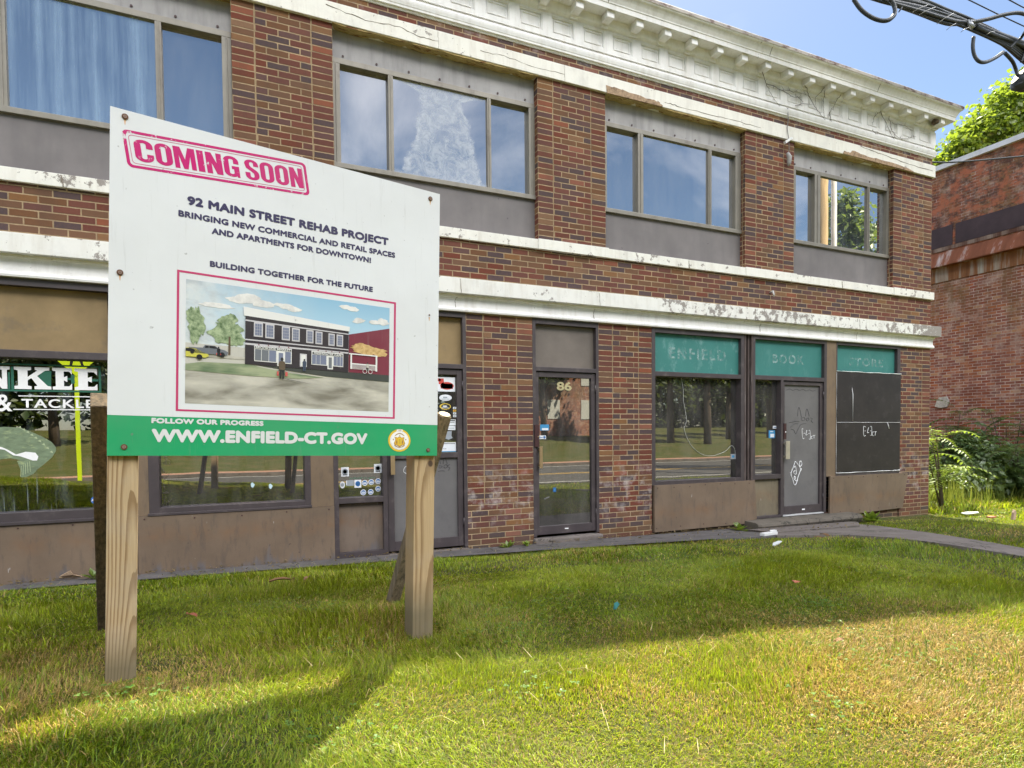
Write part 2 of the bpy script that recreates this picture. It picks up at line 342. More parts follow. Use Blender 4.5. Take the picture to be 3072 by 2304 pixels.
def teal():
    t = NT('teal_panel'); p = t.pos()
    c = t.mix(t.noise(p, 3, 6, .6), (.03, .15, .135), (.052, .225, .20))
    n = t.noise(t.scalev(p, (1, 1, .6)), 5.5, 8, .72); P = t.n('ShaderNodeSeparateXYZ', {0: p})
    left = t.n('ShaderNodeMapRange', {'Value': P.outputs[0], 'From Min': 6.6, 'From Max': 6.9, 'To Min': 1., 'To Max': .25}).outputs[0]
    c = t.mix(t.math('MULTIPLY', t.ramp(n, [(.52, 0.), (.72, .6)]), left), c, (.30, .48, .46))
    f = t.noise(p, 160, 2, .6); c = t.mix(t.ramp(f, [(.5, 0.), (.75, .3)]), c, (.02, .09, .085))
    return t.out(t.bsdf(c, .55, 0, None, .4))
m_teal = teal()
m_faded = M('faded_letters', (.26, .42, .40), .7, .3, 30)
m_blackboard = M('black_board', (.024, .019, .018), .5, .3, 3, (.06, .05, .05), .5, 5)
m_greypanel = M('grey_door_panel', (.135, .128, .125), .6, .12, 2.5, (.09, .085, .085), .4, 4)
m_handle = M('brass_handle', (.42, .30, .17), .35, .1, 10, metal=.6)
m_lock = M('dark_red_plate', (.05, .02, .02), .5)
def conc(name, col, d=.5):
    t = NT(name); p = t.pos(); a = t.noise(p, 3, 7, .65); c = t.mix(t.ramp(a, [(.3, 0.), (.7, 1.)]), [q*.7 for q in col], [q*1.2 for q in col])
    b = t.noise(p, 45, 4, .7); c = t.mix(t.ramp(b, [(.5, 0.), (.75, d)]), c, (.07, .065, .06))
    pw = t.n('ShaderNodeVectorMath', {0: p, 1: t.n('ShaderNodeTexNoise', {'Vector': p, 'Scale': 4., 'Detail': 4.}).outputs['Color']}, operation='ADD').outputs[0]
    vo = t.n('ShaderNodeTexVoronoi', {'Vector': pw, 'Scale': .9}, feature='DISTANCE_TO_EDGE').outputs['Distance']
    c = t.mix(t.ramp(vo, [(.006, .8), (.016, 0.)]), c, (.03, .03, .025)); gn = t.noise(p, 1.6, 6, .65); c = t.mix(t.ramp(gn, [(.55, 0.), (.7, .5)]), c, (.06, .06, .045))
    return t.out(t.bsdf(c, .9, 0, t.bump(t.math('ADD', b, a), .5, .006), .2))
m_conc = conc('concrete', (.175, .15, .135)); m_strip = conc('asphalt_strip', (.12, .11, .108)); m_step = conc('step_concrete', (.125, .108, .088))
m_dark = M('dark_interior', (.02, .019, .02), .9)
m_int = M('room_wall', (.10, .095, .09), .9)
m_roof = M('roof_felt', (.08, .08, .08), .9)
m_rustcap = M('rusted_flashing', (.42, .38, .34), .7, .2, 9, (.10, .045, .035), .95, 7, stretch=(.6, 1, 1), thresh=.47)
def glass(name, tint=(.55, .57, .58), fac=.30, stain=None, ior=1.6):
    t = NT(name); p = t.pos()
    fr = t.n('ShaderNodeFresnel', {'IOR': ior}).outputs[0]
    f = t.math('MINIMUM', t.math('ADD', t.math('MULTIPLY', fr, 1.3), fac), .9)
    wv = t.bump(t.noise(p, 1.5, 2, .5), .02, .02)
    gl = t.n('ShaderNodeBsdfGlossy', {'Color': (1, .97, .93, 1), 'Roughness': .0, 'Normal': wv}).outputs[0]
    tr = t.n('ShaderNodeBsdfTransparent', {'Color': (*tint, 1)}).outputs[0]
    sh = t.n('ShaderNodeMixShader', {0: f, 1: tr, 2: gl}).outputs[0]
    if stain:
        mk, col = stain(t, p); df = t.n('ShaderNodeBsdfDiffuse', {'Color': col if isinstance(col, bpy.types.NodeSocket) else (*col, 1)}).outputs[0]
        sh = t.n('ShaderNodeMixShader', {0: mk, 1: sh, 2: df}).outputs[0]
    return t.out(sh)
m_glass = glass('window_glass', (.30, .31, .33), .60, lambda t, p: (t.ramp(t.noise(t.scalev(p, (5, 5, 1.1)), 1.3, 6, .62), [(.35, .03), (.75, .15)]), (.42, .47, .54)))
m_shop = glass('shop_glass', (.30, .30, .30), .20, lambda t, p: (t.ramp(t.noise(t.scalev(p, (4, 4, 1.)), 1.5, 7, .66), [(.35, .03), (.72, .17)]), (.40, .38, .35)))
def st_dust(t, p):
    d = t.noise(t.scalev(p, (9, 9, .5)), 1.2, 5, .6); return t.ramp(d, [(.45, .0), (.75, .22)]), (.42, .50, .60)
m_glass_film = glass('streaked_glass', (.3, .32, .36), .58, lambda t, p: (t.ramp(t.math('ADD', t.math('MULTIPLY', t.noise(t.scalev(p, (9, 9, .3)), 1.3, 8, .68), .7), t.math('MULTIPLY', t.noise(t.scalev(p, (2, 2, .8)), 1.1, 4, .6), .3)), [(.42, .04), (.66, .50)]), (.38, .52, .68)))
def bell(t, p):
    P = t.n('ShaderNodeSeparateXYZ', {0: p}); x = t.math('SUBTRACT', P.outputs[0], 2.19); z = t.math('DIVIDE', t.math('SUBTRACT', P.outputs[2], 4.25), 1.05)
    n1 = t.math('MULTIPLY', t.math('SUBTRACT', t.noise(p, 5, 7, .65), .5), .30)
    half = t.math('ADD', t.math('SUBTRACT', .50, t.math('MULTIPLY', t.math('MAXIMUM', z, 0.), .27)), n1)
    cap = t.n('ShaderNodeMapRange', {'Value': z, 'From Min': .90, 'From Max': 1.0, 'To Min': 0., 'To Max': .35}).outputs[0]
    half = t.math('ADD', half, cap)
    ins = t.n('ShaderNodeMapRange', {'Value': t.math('SUBTRACT', half, t.math('ABSOLUTE', x)), 'From Min': 0., 'From Max': .05}).outputs[0]
    edge = t.n('ShaderNodeMapRange', {'Value': t.math('SUBTRACT', half, t.math('ABSOLUTE', x)), 'From Min': .12, 'From Max': .02, 'To Min': 0., 'To Max': .22}).outputs[0]
    n2 = t.ramp(t.noise(p, 7, 10, .74, 1.2), [(.36, .10), (.48, .36), (.60, .68)])
    foot = t.n('ShaderNodeMapRange', {'Value': t.math('ADD', z, t.math('MULTIPLY', n1, .3)), 'From Min': .07, 'From Max': .0, 'To Min': 0., 'To Max': .8}).outputs[0]
    return t.math('MINIMUM', t.math('MAXIMUM', t.math('MULTIPLY', ins, t.math('ADD', n2, edge)), foot), .85), (.50, .53, .58)
m_glass_stain = glass('mineral_stained_glass', (.3, .31, .33), .60, bell)
def drips(t, p):
    P = t.n('ShaderNodeSeparateXYZ', {0: p}); low = t.n('ShaderNodeMapRange', {'Value': P.outputs[2], 'From Min': 1.1, 'From Max': .8}).outputs[0]
    n = t.noise(t.scalev(p, (26, 1, .9)), 1.2, 3, .5); m = t.math('MULTIPLY', t.ramp(n, [(.60, 0.), (.66, .35)]), low)
    d = t.ramp(t.noise(t.scalev(p, (5, 1, 1.3)), 1.7, 6, .6), [(.5, 0.), (.8, .14)])
    return t.math('MAXIMUM', m, d), (.45, .52, .55)
m_shop_drip = glass('dripped_shop_glass', (.30, .31, .31), .21, drips)
m_wtext = M('white_vinyl', (.82, .81, .80), .6, .05, 40); m_gtext = M('green_vinyl', (.02, .12, .075), .6, .1, 20)
m_fish = M('fish_green', (.16, .21, .125), .7, .25, 14, (.36, .42, .20), .8, 12, stretch=(1, 1, 2.5), thresh=.56)
m_fishdark = M('fish_outline', (.03, .04, .025), .7)
m_stk_w = M('white_sticker', (.72, .74, .77), .5, .04, 30); m_stk_b = M('blue_sticker', (.03, .13, .34), .5); m_stk_lb = M('light_blue_sticker', (.05, .26, .50), .5)
m_stk_gr = M('grey_sticker', (.30, .33, .36), .5, .1, 20); m_stk_y = M('yellow_sticker', (.66, .47, .06), .5); m_stk_k = M('black_sticker', (.02, .02, .02), .5); m_stk_r = M('red_sticker', (.55, .06, .045), .5, .15, 30)
m_gold = M('gold_numerals', (.42, .37, .20), .5)
m_chalk = M('white_marker', (.78, .78, .78), .8); m_blkmark = M('black_marker', (.05, .045, .05), .8)
m_cord = M('white_cord', (.50, .50, .46), .6)
m_blind = M('blind_slat', (.38, .30, .22), .8, .1, 3)
# ================================================================== the brick shop building
bld = thing('commercial_building', 'two storey brown brick commercial building with cream cornice and boarded shopfronts', 'building')
XL, XR = -3.40, 10.84
BX = .2127
def pier(mb, x0, x1, z0, z1, n_mid, y1=.30, left_strip=True, right_strip=True):
    """stack-bond strip, running-bond middle, stack-bond strip with mortar joints between"""
    a, b = x0, x1; s = .205
    if left_strip: mb.box(x0, x0+s, 0, y1, z0, z1, 0, x0-.003, 1); mb.box(x0+s, x0+s+.012, .004, y1, z0, z1, 1); a = x0+s+.012
    if right_strip: mb.box(x1-s, x1, 0, y1, z0, z1, 0, x1-s-.004, 1); mb.box(x1-s-.012, x1-s, .004, y1, z0, z1, 1); b = x1-s-.012
    mb.box(a, b, 0, y1, z0, z1, 0, a, 0)
m_mort = M('mortar', (.365, .262, .155), .95, .2, 20)
BMATS = [m_brick, m_mort]
# --- piers
for x0, x1 in ((XL, -2.42), (0, .96), (3.342, 4.30), (6.64, 7.60)):
    mb = MB(); pier(mb, x0, x1, 3.709, 5.66, 2.5); mb.build('brick_pier', BMATS, bld)
mb = MB(); pier(mb, 9.85, XR, 3.709, 5.66, 2.5, .9); mb.build('brick_pier', BMATS, bld)
for x0, x1 in ((2.398, 3.249), (4.184, 5.009)):
    mb = MB(); pier(mb, x0, x1, .55, 2.775, 2); mb.box(x0, x1, 0, .3, -.25, .55, 0, x0+.05, 0); mb.build('brick_pier', BMATS, bld)
mb = MB(); mb.box(10.06, XR-.217, 0, .9, -.3, 2.775, 0, 10.02, 0); mb.box(XR-.217, XR-.205, .004, .9, -.3, 2.775, 1); mb.box(XR-.205, XR, 0, .9, -.3, 2.775, 0, XR-.208, 1); mb.build('brick_pier', BMATS, bld)
# --- wall bands and body
mb = MB(); mb.box(XL, XR, 0, .3, 2.95, 3.62, 0, .011, 0); mb.box(XL, XR, 0, .3, 5.80, 6.05, 0, .061, 0)
mb.box(5.0, 6.8, .02, .3, -.3, .12, 0, .03, 0); mb.box(8.3, 10.1, .02, .3, -.3, .10, 0, .03, 0)
mb.box(XL, -3.2, 0, .3, -.3, 2.95, 0, .03, 0)
mb.box(XR-.3, XR, .9, 13, -.3, 6.5, 0, .03, 0); mb.box(XL, XL+.3, .3, 13, -.3, 6.5, 0, .03, 0); mb.box(XL, XR, 13, 13.3, -.3, 6.5, 0, .03, 0)
mb.build('brick_wall', BMATS, bld)
# --- rooms behind the glass
mb = MB()
mb.box(XL+.3, XR-.3, 5.0, 5.05, -.1, 6.5, 0); mb.box(XL+.3, XR-.3, .31, 5, -.12, -.02, 1); mb.box(XL+.3, XR-.3, .31, 5, 3.0, 3.45, 0); mb.box(XL+.3, XR-.3, .31, 5, 5.7, 5.8, 0)
for x in (1.2, 2.9, 4.6): mb.box(x, x+.08, .35, 5, 0, 3, 0)
mb.build('interior_partition', [m_int, m_dark], bld)
mb = MB(); mb.box(XL-.1, XR+.1, -.05, 13.3, 6.80, 6.86); mb.build('roof', m_roof, bld)
# --- lintel band, sill course, ledge
mb = MB(); mb.box(XL-.035, XR+.035, -.035, .12, 5.652, 5.85); mb.box(XR-.2, XR+.035, .12, 1.2, 5.652, 5.85)
lint = mb.build('lintel_band', m_white, bld, bevel=.006)
for x0, x1 in ((-2.42, 0), (.96, 3.342), (4.30, 6.64), (7.60, 9.85)):
    mb = MB(); prs = []
    n = 24
    for i in range(n+1):
        x = x0+(x1-x0)*i/n; a = rnd.uniform(-.012, .012)
        prs.append([(x, -.03+rnd.uniform(0, .012), 5.651), (x, -.026, 5.638+a*.5), (x, .03, 5.640+a), (x, .09, 5.646+a), (x, .11, 5.651)])
    mb.loft(prs); mb.build('rotten_lintel_soffit', m_rot, lint)
def jag(pts, name, y0=-.042, y1=-.02, mat=m_chip, par=None):
    mb = MB(); q = [(x+rnd.uniform(-.008, .008), y0, z+rnd.uniform(-.006, .006)) for x, z in pts]; mb.quadbox(q, (0, y1-y0, 0)); return mb.build(name, mat, par or lint)
def dense(pts, n=5):
    o = []
    for (a, b), (c, d) in zip(pts[:-1], pts[1:]):
        for i in range(n): o.append((a+(c-a)*i/n+rnd.uniform(-.01, .01), b+(d-b)*i/n+rnd.uniform(-.007, .007)))
    return o+[pts[-1]]
jag(dense([(4.30, 5.735), (4.5, 5.73), (4.75, 5.715), (5.0, 5.70), (5.12, 5.70), (5.17, 5.648)])+[(4.30, 5.648)], 'broken_lintel_edge')
jag(dense([(8.60, 5.648), (8.63, 5.70), (8.78, 5.695), (8.82, 5.735), (9.0, 5.72), (9.2, 5.70), (9.6, 5.715), (10.0, 5.70), (10.3, 5.66)])+[(10.3, 5.648)], 'broken_lintel_edge')
def crack(pts, par, y, r=.0035, mat=None):
    mb = MB(); q = []
    for (a, b), (c, d) in zip(pts[:-1], pts[1:]):
        for i in range(6): q.append((a+(c-a)*i/6+rnd.uniform(-.004, .004), y, b+(d-b)*i/6+rnd.uniform(-.008, .008)))
    q.append((pts[-1][0], y, pts[-1][1])); mb.tube(q, [r*rnd.uniform(.4, 1.2) for _ in q], 5); return mb.build('crack', mat or m_blkmark, par)
m_crack = M('crack_shadow', (.20, .165, .13), .95)
crack([(.9, 5.80), (1.3, 5.755), (1.67, 5.775), (1.9, 5.73), (2.1, 5.735)], lint, -.0352, .004, m_crack); crack([(2.6, 5.755), (2.9, 5.76), (3.3, 5.73), (3.7, 5.735)], lint, -.0352, .003, m_crack)
crack([(5.2, 5.72), (5.4, 5.715), (5.9, 5.71), (6.3, 5.725), (6.9, 5.715)], lint, -.0352, .004, m_crack); crack([(9.0, 5.84), (9.5, 5.80), (10.2, 5.76), (10.8, 5.75)], lint, -.0352, .005, m_crack)
for x in (2.1, 3.7): crack([(x, 5.85), (x, 5.655)], lint, -.0352, .0022, m_crack)
mb = MB(); mb.box(XL-.035, XR+.036, -.035, .12, 3.590, 3.706); mb.box(XR-.2, XR+.036, .12, 1.2, 3.590, 3.706)
for x0, x1 in ((XL, -2.42), (0, .96), (3.342, 4.30), (6.64, 7.60), (9.85, XR)): mb.box(x0-.02, x1+.02, -.047, .05, 3.588, 3.712)
sill = mb.build('sill_course', white_mat('sill_paint', (.79, .77, .70), .45), bld, bevel=.005)
for x in (-1.4, 1.25, 5.6, 8.6): crack([(x, 3.70), (x+.01, 3.59)], sill, -.0352, .006, m_crack)
mb = MB(); mb.box(XL-.11, XR+.116, -.115, .05, 2.956, 3.128); mb.box(XR-.1, XR+.116, .05, 1.5, 2.956, 3.128)
led = mb.build('storefront_ledge', m_ledge, bld, bevel=.006)
for x in (2.30, 4.13, 6.72, 8.9, .2): crack([(x, 3.12), (x+.008, 2.958)], led, -.1155, .0035, m_crack)
def profile_run(prof, name, mat, par, xl=XL):
    rows = []
    mb = MB()
    path = lambda o, z: [(xl, -o, z), (XR+o, -o, z), (XR+o, 3.0, z)]
    pts = [path(o, z) for o, z in prof]
    mb.loft([[p[i] for p in pts] for i in range(3)]); return mb.build(name, mat, par)
mould = profile_run([(0, 2.765), (.041, 2.768), (.046, 2.785), (.041, 2.803), (.032, 2.812), (.029, 2.83), (.027, 2.86), (.028, 2.90), (.034, 2.925), (.05, 2.938), (.05, 2.956), (0, 2.957)], 'ledge_moulding', m_cornice, led)
for x in (2.27, 4.1, 6.9, 8.95): crack([(x+.02, 2.94), (x-.01, 2.88), (x, 2.80)], mould, -.037, .003, m_crack)
# --- cornice
cor = profile_run([(0, 5.971), (.012, 5.973), (.016, 5.99), (.034, 5.995), (.036, 6.018), (.040, 6.022), (.048, 6.055), (.050, 6.078), (.034, 6.088), (.030, 6.105), (.014, 6.112), (.010, 6.135), (.004, 6.14), (.004, 6.412), (.020, 6.416), (.024, 6.43), (.055, 6.453), (.060, 6.47), (.060, 6.549), (.229, 6.549), (.229, 6.540), (.232, 6.599), (.239, 6.603), (.241, 6.618), (.248, 6.632), (.262, 6.66), (.280, 6.688), (.303, 6.702), (.306, 6.713), (.312, 6.716), (.313, 6.752), (.30, 6.77), (-.3, 6.80)], 'cornice', m_cornice, bld)
capm = profile_run([(.300, 6.7155), (.3155, 6.7175), (.3165, 6.756), (.30, 6.775), (.1, 6.782)], 'cornice_flashing', m_rustcap, cor)
for i in range(0, 29):
    x = 10.735-.4352*i
    if x < XL+.1: continue
    mb = MB(); mb.box(x, x+.105, -.200, -.058, 6.463, 6.5485); mb.box(x, x+.105, -.058, -.02, 6.425, 6.5485); mb.build('bracket', m_cornice, cor, bevel=.004)
mb = MB()
for i in range(0, 30):
    x = 10.453-.4325*i; w = .305
    if x < XL: continue
    mb.box(x+w, x+.4325, -.026, -.003, 6.192, 6.398)
    for d, y in ((0, -.018), (.032, -.0125)):
        a, b, c, e = x+d, x+w-d, 6.192+d, 6.398-d; t = .013
        mb.box(a, b, y, -.003, c, c+t); mb.box(a, b, y, -.003, e-t, e); mb.box(a, a+t, y, -.003, c+t, e-t); mb.box(b-t, b, y, -.003, c+t, e-t)
mb.box(XL, XR+.003, -.0265, -.003, 6.398, 6.413); mb.box(XL, XR+.003, -.0265, -.003, 6.139, 6.192); mb.box(XR+.003, XR+.026, -.0265, 3, 6.139, 6.413)
mb.build('frieze_panelling', m_cornice, cor)
for x in (4.2, 6.85, 9.1): mb = MB(); mb.tube([(x, -.236, 6.60), (x, -.245, 6.625), (x, -.282, 6.69), (x, -.309, 6.716)], .0035, 5); mb.build('cornice_joint', m_crack, cor)
# birds' nest stubs beside some brackets
mb = MB(); mb.tube([(10.64, -.10, 6.50), (10.66, -.13, 6.495), (10.71, -.17, 6.50)], [.03, .05, .03], 8); mb.build('bird_nest', M('nest_straw', (.10, .07, .045), .95, .5, 40), cor)
# --- upper windows
def upper_window(x0, x1, panes, mats, note):
    mb = MB(); z0, z1 = 4.21, 5.36; yf, yb = .075, .17
    mb.box(x0, x1, yf, yb, z1-.058, z1); mb.box(x0, x1, yf-.015, yb, z0, z0+.052)
    xs = [x0]+[v for p in panes for v in p]+[x1]
    for a, b in zip(xs[0::2], xs[1::2]):
        mb.box(a, b, yf, yb, z0+.052, z1-.058); m_ = (a+b)/2; mb.box(m_-.006, m_+.006, yf-.008, yf, z0+.052, z1-.058)
    w = mb.build('window', m_alu, bld, bevel=.004)
    if note: w['label'] = note
    for i, (p, m) in enumerate(zip(panes, mats)):
        y = .105 if i == 1 else .140
        q = MB(); q.box(p[0], p[1], y, y+.006, z0+.05, z1-.056); q.build('pane', m, w)
    q = MB(); q.box(x0, x1, .095, .16, z1, 5.66)
    for k in range(7):
        xx = x0+.12+(x1-x0-.24)*k/6
        for zz in (z1+.035, ): q.tube([(xx, .096, zz), (xx, .088, zz)], .012, 8, 1)
    q.build('spandrel_panel', [m_span, m_lock], w)
    q = MB(); q.box(x0, x1, .095, .16, 3.70, z0); q.build('spandrel_panel', m_span2, w)
upper_window(-2.42, 0, ((-2.36, -1.862), (-1.795, -.66), (-.605, -.088)), (m_glass, m_glass_film, m_glass), 'window with a blue streaked middle pane')
upper_window(.96, 3.342, ((1.043, 1.557), (1.612, 2.722), (2.770, 3.263)), (m_glass, m_glass_stain, m_glass), 'window with a white bell-shaped stain on its middle pane')
upper_window(4.30, 6.64, ((4.372, 4.856), (4.94, 6.042), (6.098, 6.536)), (m_glass, m_glass, m_glass), 'window with three clear panes reflecting sky')
upper_window(7.60, 9.85, ((7.727, 8.128), (8.25, 9.327), (9.383, 9.798)), (m_glass, m_glass, m_glass), 'window reflecting a pole and trees')
# ------------------------------------------------------------------ ground floor
def at(X, Z, y=0.0):
    k = (6.6387+y)/6.7187; return X*k, 1.358+(Z-1.358)*k
def bars(mb, boxes, y0=-.004, y1=.14, m=0):
    for x0, x1, z0, z1 in boxes: mb.box(x0, x1, y0, y1, z0, z1, m)
def plate(par, name, x0, x1, z0, z1, y0, y1, mat, **k):
    mb = MB(); mb.box(x0, x1, y0, y1, z0, z1); return mb.build(name, mat, par, **k)
def disc(mb, x, z, r, y, dy=-.002, m=0, ry=None, n=24):
    ry = ry or r; mb.quadbox([(x+r*math.cos(2*math.pi*i/n), y, z+ry*math.sin(2*math.pi*i/n)) for i in range(n)], (0, dy, 0), m)
def sticker(par, X0, X1, Z0, Z1, y, mats, marks=None, name='sticker', label=None):
    """small rectangular sticker; marks = list of (kind, fx0, fz0, fx1, fz1) in unit coords, drawn in mats[1]"""
    x0, z0 = at(X0, Z0, y); x1, z1 = at(X1, Z1, y); mb = MB(); mb.box(x0, x1, y-.002, y-.0005, z0, z1)
    for mk in marks or ():
        k, a, b, c, d = mk[:5]; mi = mk[5] if len(mk) > 5 else 1
        X = lambda f: x0+(x1-x0)*f; Z = lambda f: z0+(z1-z0)*f
        if k == 'b': mb.box(X(a), X(c), y-.003, y-.002, Z(b), Z(d), mi)
        if k == 'd': disc(mb, X(a), Z(b), (x1-x0)*c, y-.002, -.001, mi, (z1-z0)*d)
    o = mb.build(name, mats, par)
    if label: o['label'] = label
    return o
# ---- left shop window with the bait shop lettering
mb = MB()
bars(mb, [(-3.2, -1.06, 2.70, 2.77), (-3.2, -1.06, 2.075, 2.14), (-3.2, -1.06, .62, .71), (-1.10, -1.06, .71, 2.075), (-3.2, -3.12, .71, 2.70)])
mb.box(-3.2, -1.06, -.03, .1, .605, .632)
sw = mb.build('shop_window', m_frame, bld, bevel=.003); sw['label'] = 'shop window with old white and green lettering on the glass'
plate(sw, 'transom_panel', -3.12, -1.10, 2.14, 2.70, .07, .09, m_transom)
plate(sw, 'pane', -3.12, -1.10, .70, 2.08, .095, .103, m_shop_drip)
plate(sw, 'base_panel', -3.2, -.905, .07, .607, -.012, .06, m_tanlow)
YG = .0945
GF = ((0, YG, 0), (1, 0, 0), (0, 0, 1), (0, -.0035, 0))
def G4(X, Z): return at(X, Z, YG)
def serif(mb, X0, X1, Z0, Z1, kind, y, mi=0):
    """slab serif capitals N K E built of prisms inside the given box"""
    x0, z0 = G4(X0, Z0); x1, z1 = G4(X1, Z1); w = x1-x0; h = z1-z0
    def P(*pts): mb.quadbox([(x0+a*w, y, z0+b*h) for a, b in pts], (0, -.0015, 0), mi)
    if kind == 'E':
        P((0, 0), (1, 0), (1, .30), (.86, .16), (.58, .16), (.58, .84), (.86, .84), (1, .70), (1, 1), (0, 1), (0, .87), (.16, .84), (.16, .16), (0, .13))
        P((.58, .43), (.76, .36), (.76, .64), (.58, .57))
    if kind == 'K':
        P((0, 0), (.46, 0), (.46, .13), (.36, .16), (.36, .40), (.46, .50), (.62, .16), (.54, .13), (.54, 0), (1, 0), (1, .13), (.90, .16), (.62, .60), (.84, .85), (.96, .87), (.96, 1), (.56, 1), (.56, .87), (.63, .85), (.36, .55), (.36, .84), (.46, .87), (.46, 1), (0, 1), (0, .87), (.10, .84), (.10, .16), (0, .13))
    if kind == 'N':
        P((0, 0), (.38, 0), (.38, .13), (.27, .16), (.27, .62), (.72, 0), (.90, 0), (.90, .84), (1, .87), (1, 1), (.62, 1), (.62, .87), (.73, .84), (.73, .40), (.33, 1), (0, 1), (0, .87), (.1, .84), (.1, .16), (0, .13))
mbw = MB(); mbg = MB()
for k, a, b in (('N', -2.05, -1.845), ('K', -1.815, -1.548), ('E', -1.537, -1.392), ('E', -1.372, -1.198)): serif(mbw, a, b, 1.803, 2.000, k, YG-.0015)
mbw.build('lettering', m_wtext, sw)
for a, b, c, d in ((-2.2, -1.168, 2.014, 2.028), (-2.2, -1.168, 1.782, 1.797), (-1.186, -1.168, 1.797, 2.014), (-1.838, -1.818, 1.797, 2.0), (-1.40, -1.372, 1.86, 1.94), (-1.30, -1.19, 1.885, 1.905), (-1.47, -1.40, 1.892, 1.912), (-1.86, -1.845, 1.80, 1.95)):
    x0, z0 = G4(a, c); x1, z1 = G4(b, d); mbg.box(x0, x1, YG-.0012, YG-.0002, z0, z1)
for x0_, z0_, s in ((-1.63, 1.89, 1), ):
    mbg.quadbox([(G4(-1.66, 1.90)[0], YG-.0002, G4(0, 1.90)[1]), (G4(-1.60, 1.84)[0], YG-.0002, G4(0, 1.82)[1]), (G4(-1.55, 1.82)[0], YG-.0002, G4(0, 1.82)[1]), (G4(-1.545, 1.98)[0], YG-.0002, G4(0, 1.97)[1]), (G4(-1.60, 1.975)[0], YG-.0002, G4(0, 1.965)[1])], (0, -.001, 0))
mbg.build('letter_outline', m_gtext, sw)
x0, z0 = G4(-1.768, 1.640); x1, z1 = G4(-1.232, 1.716); text_mesh('lettering', 'TACKLE', (x0, z0, x1, z1), GF, m_wtext, sw, .02, spacing=1.15)
x0, z0 = G4(-1.95, 1.604); x1, z1 = G4(-1.835, 1.752); text_mesh('lettering', '&', (x0, z0, x1, z1), GF, m_wtext, sw, .015)
mb = MB()
for a, b, c, d in ((-1.79, -1.219, 1.738, 1.746), (-1.83, -1.219, 1.618, 1.626)):
    x0, z0 = G4(a, c); x1, z1 = G4(b, d); mb.box(x0, x1, YG-.0035, YG-.0015, z0, z1)
mb.build('letter_rule', m_wtext, sw)
def gpoly(par, name, pts, mat, y=YG, dy=-.0015):
    mb = MB(); mb.quadbox([(G4(a, b)[0], y, G4(a, b)[1]) for a, b in pts], (0, dy, 0)); return mb.build(name, mat, par)
fish = gpoly(sw, 'fish_decal', [(-2.3, 1.40), (-2.05, 1.45), (-1.90, 1.468), (-1.78, 1.46), (-1.70, 1.42), (-1.62, 1.375), (-1.56, 1.33), (-1.53, 1.285), (-1.528, 1.25), (-1.56, 1.19), (-1.62, 1.13), (-1.67, 1.085), (-1.70, 1.045), (-1.75, 1.02), (-1.79, 1.018), (-1.785, 1.06), (-1.80, 1.11), (-1.815, 1.165), (-1.79, 1.172), (-1.86, 1.19), (-2.05, 1.17), (-2.3, 1.20)], m_fish)
gpoly(fish, 'fish_belly', [(-2.3, 1.29), (-2.0, 1.285), (-1.90, 1.265), (-1.84, 1.215), (-1.79, 1.205), (-1.70, 1.165), (-1.67, 1.165), (-1.66, 1.20), (-1.68, 1.235), (-1.75, 1.245), (-1.82, 1.222), (-1.87, 1.26), (-1.92, 1.29), (-2.1, 1.32), (-2.3, 1.33)], m_wtext, YG-.0015)
mb = MB()
for i in range(9):
    X = -1.80+.028*i; Z = 1.462-.019*i-.0011*i*i; x, z = G4(X, Z); mb.quadbox([(x, YG-.0002, z), (x+.026, YG-.0002, z-.012), (x+.018, YG-.0002, z+.012)], (0, -.0015, 0))
mb.build('fish_spines', M('spine_pale', (.36, .42, .25), .7), fish)
mb = MB()
for i in range(5):
    x, z = G4(-1.795+.018*i, 1.05+.01*i); mb.quadbox([(x, YG-.0016, z-.025), (x+.004, YG-.0016, z-.025), (x+.012-.003*i, YG-.0016, z+.07), (x+.008-.003*i, YG-.0016, z+.07)], (0, -.001, 0))
mb.build('tail_rays', M('fin_pale', (.36, .42, .25), .7), fish)
def octa(X, Z, r):
    x, z = at(X, Z, YG); return [(x+r*math.cos(math.pi/8+i*math.pi/4), YG, z+r*math.sin(math.pi/8+i*math.pi/4)) for i in range(8)]
mb = MB(); mb.quadbox(octa(-1.235, .786, .042), (0, -.002, 0)); stk = mb.build('alarm_sticker', M('alarm_blue', (.04, .16, .50), .4), sw)
x0, z0 = at(-1.272, .776, YG); x1, z1 = at(-1.196, .798, YG); text_mesh('lettering', 'ADT', (x0, z0, x1, z1), GF, m_wtext, stk, .03)
# ---- tan mullion panel and second shop window
mb = MB(); mb.box(-1.06, -.80, .0, .12, .62, 2.77); mb.build('mullion_panel', m_tan, bld)
mb = MB(); bars(mb, [(-.80, -.712, .64, 2.77), (.606, .665, .64, 2.77), (-.712, .606, .625, .69), (-.712, .606, 2.70, 2.77), (-.712, .606, 2.075, 2.14)]); mb.box(-.81, .67, -.02, .1, .618, .642)
sw2 = mb.build('shop_window', m_frame, bld, bevel=.003); sw2['label'] = 'shop window mostly hidden by the project sign'
plate(sw2, 'transom_panel', -.712, .606, 2.14, 2.70, .07, .09, m_transom); plate(sw2, 'pane', -.712, .606, .685, 2.08, .095, .103, m_shop)
plate(sw2, 'base_panel', -.90, .895, .05, .618, -.012, .06, m_tanlow)
mb = MB()
for i in range(90):
    x = -.712+.07*rnd.random()**2; z = rnd.uniform(.70, 1.9); mb.tube([(x, .09, z), (x+rnd.uniform(-.02, .03), .085, z+rnd.uniform(-.02, .02)), (x+rnd.uniform(-.01, .04), .09, z+rnd.uniform(-.04, .03))], .002, 4)
mb.build('cobweb', M('cobweb_dust', (.16, .14, .11), .95, .3, 60), sw2)
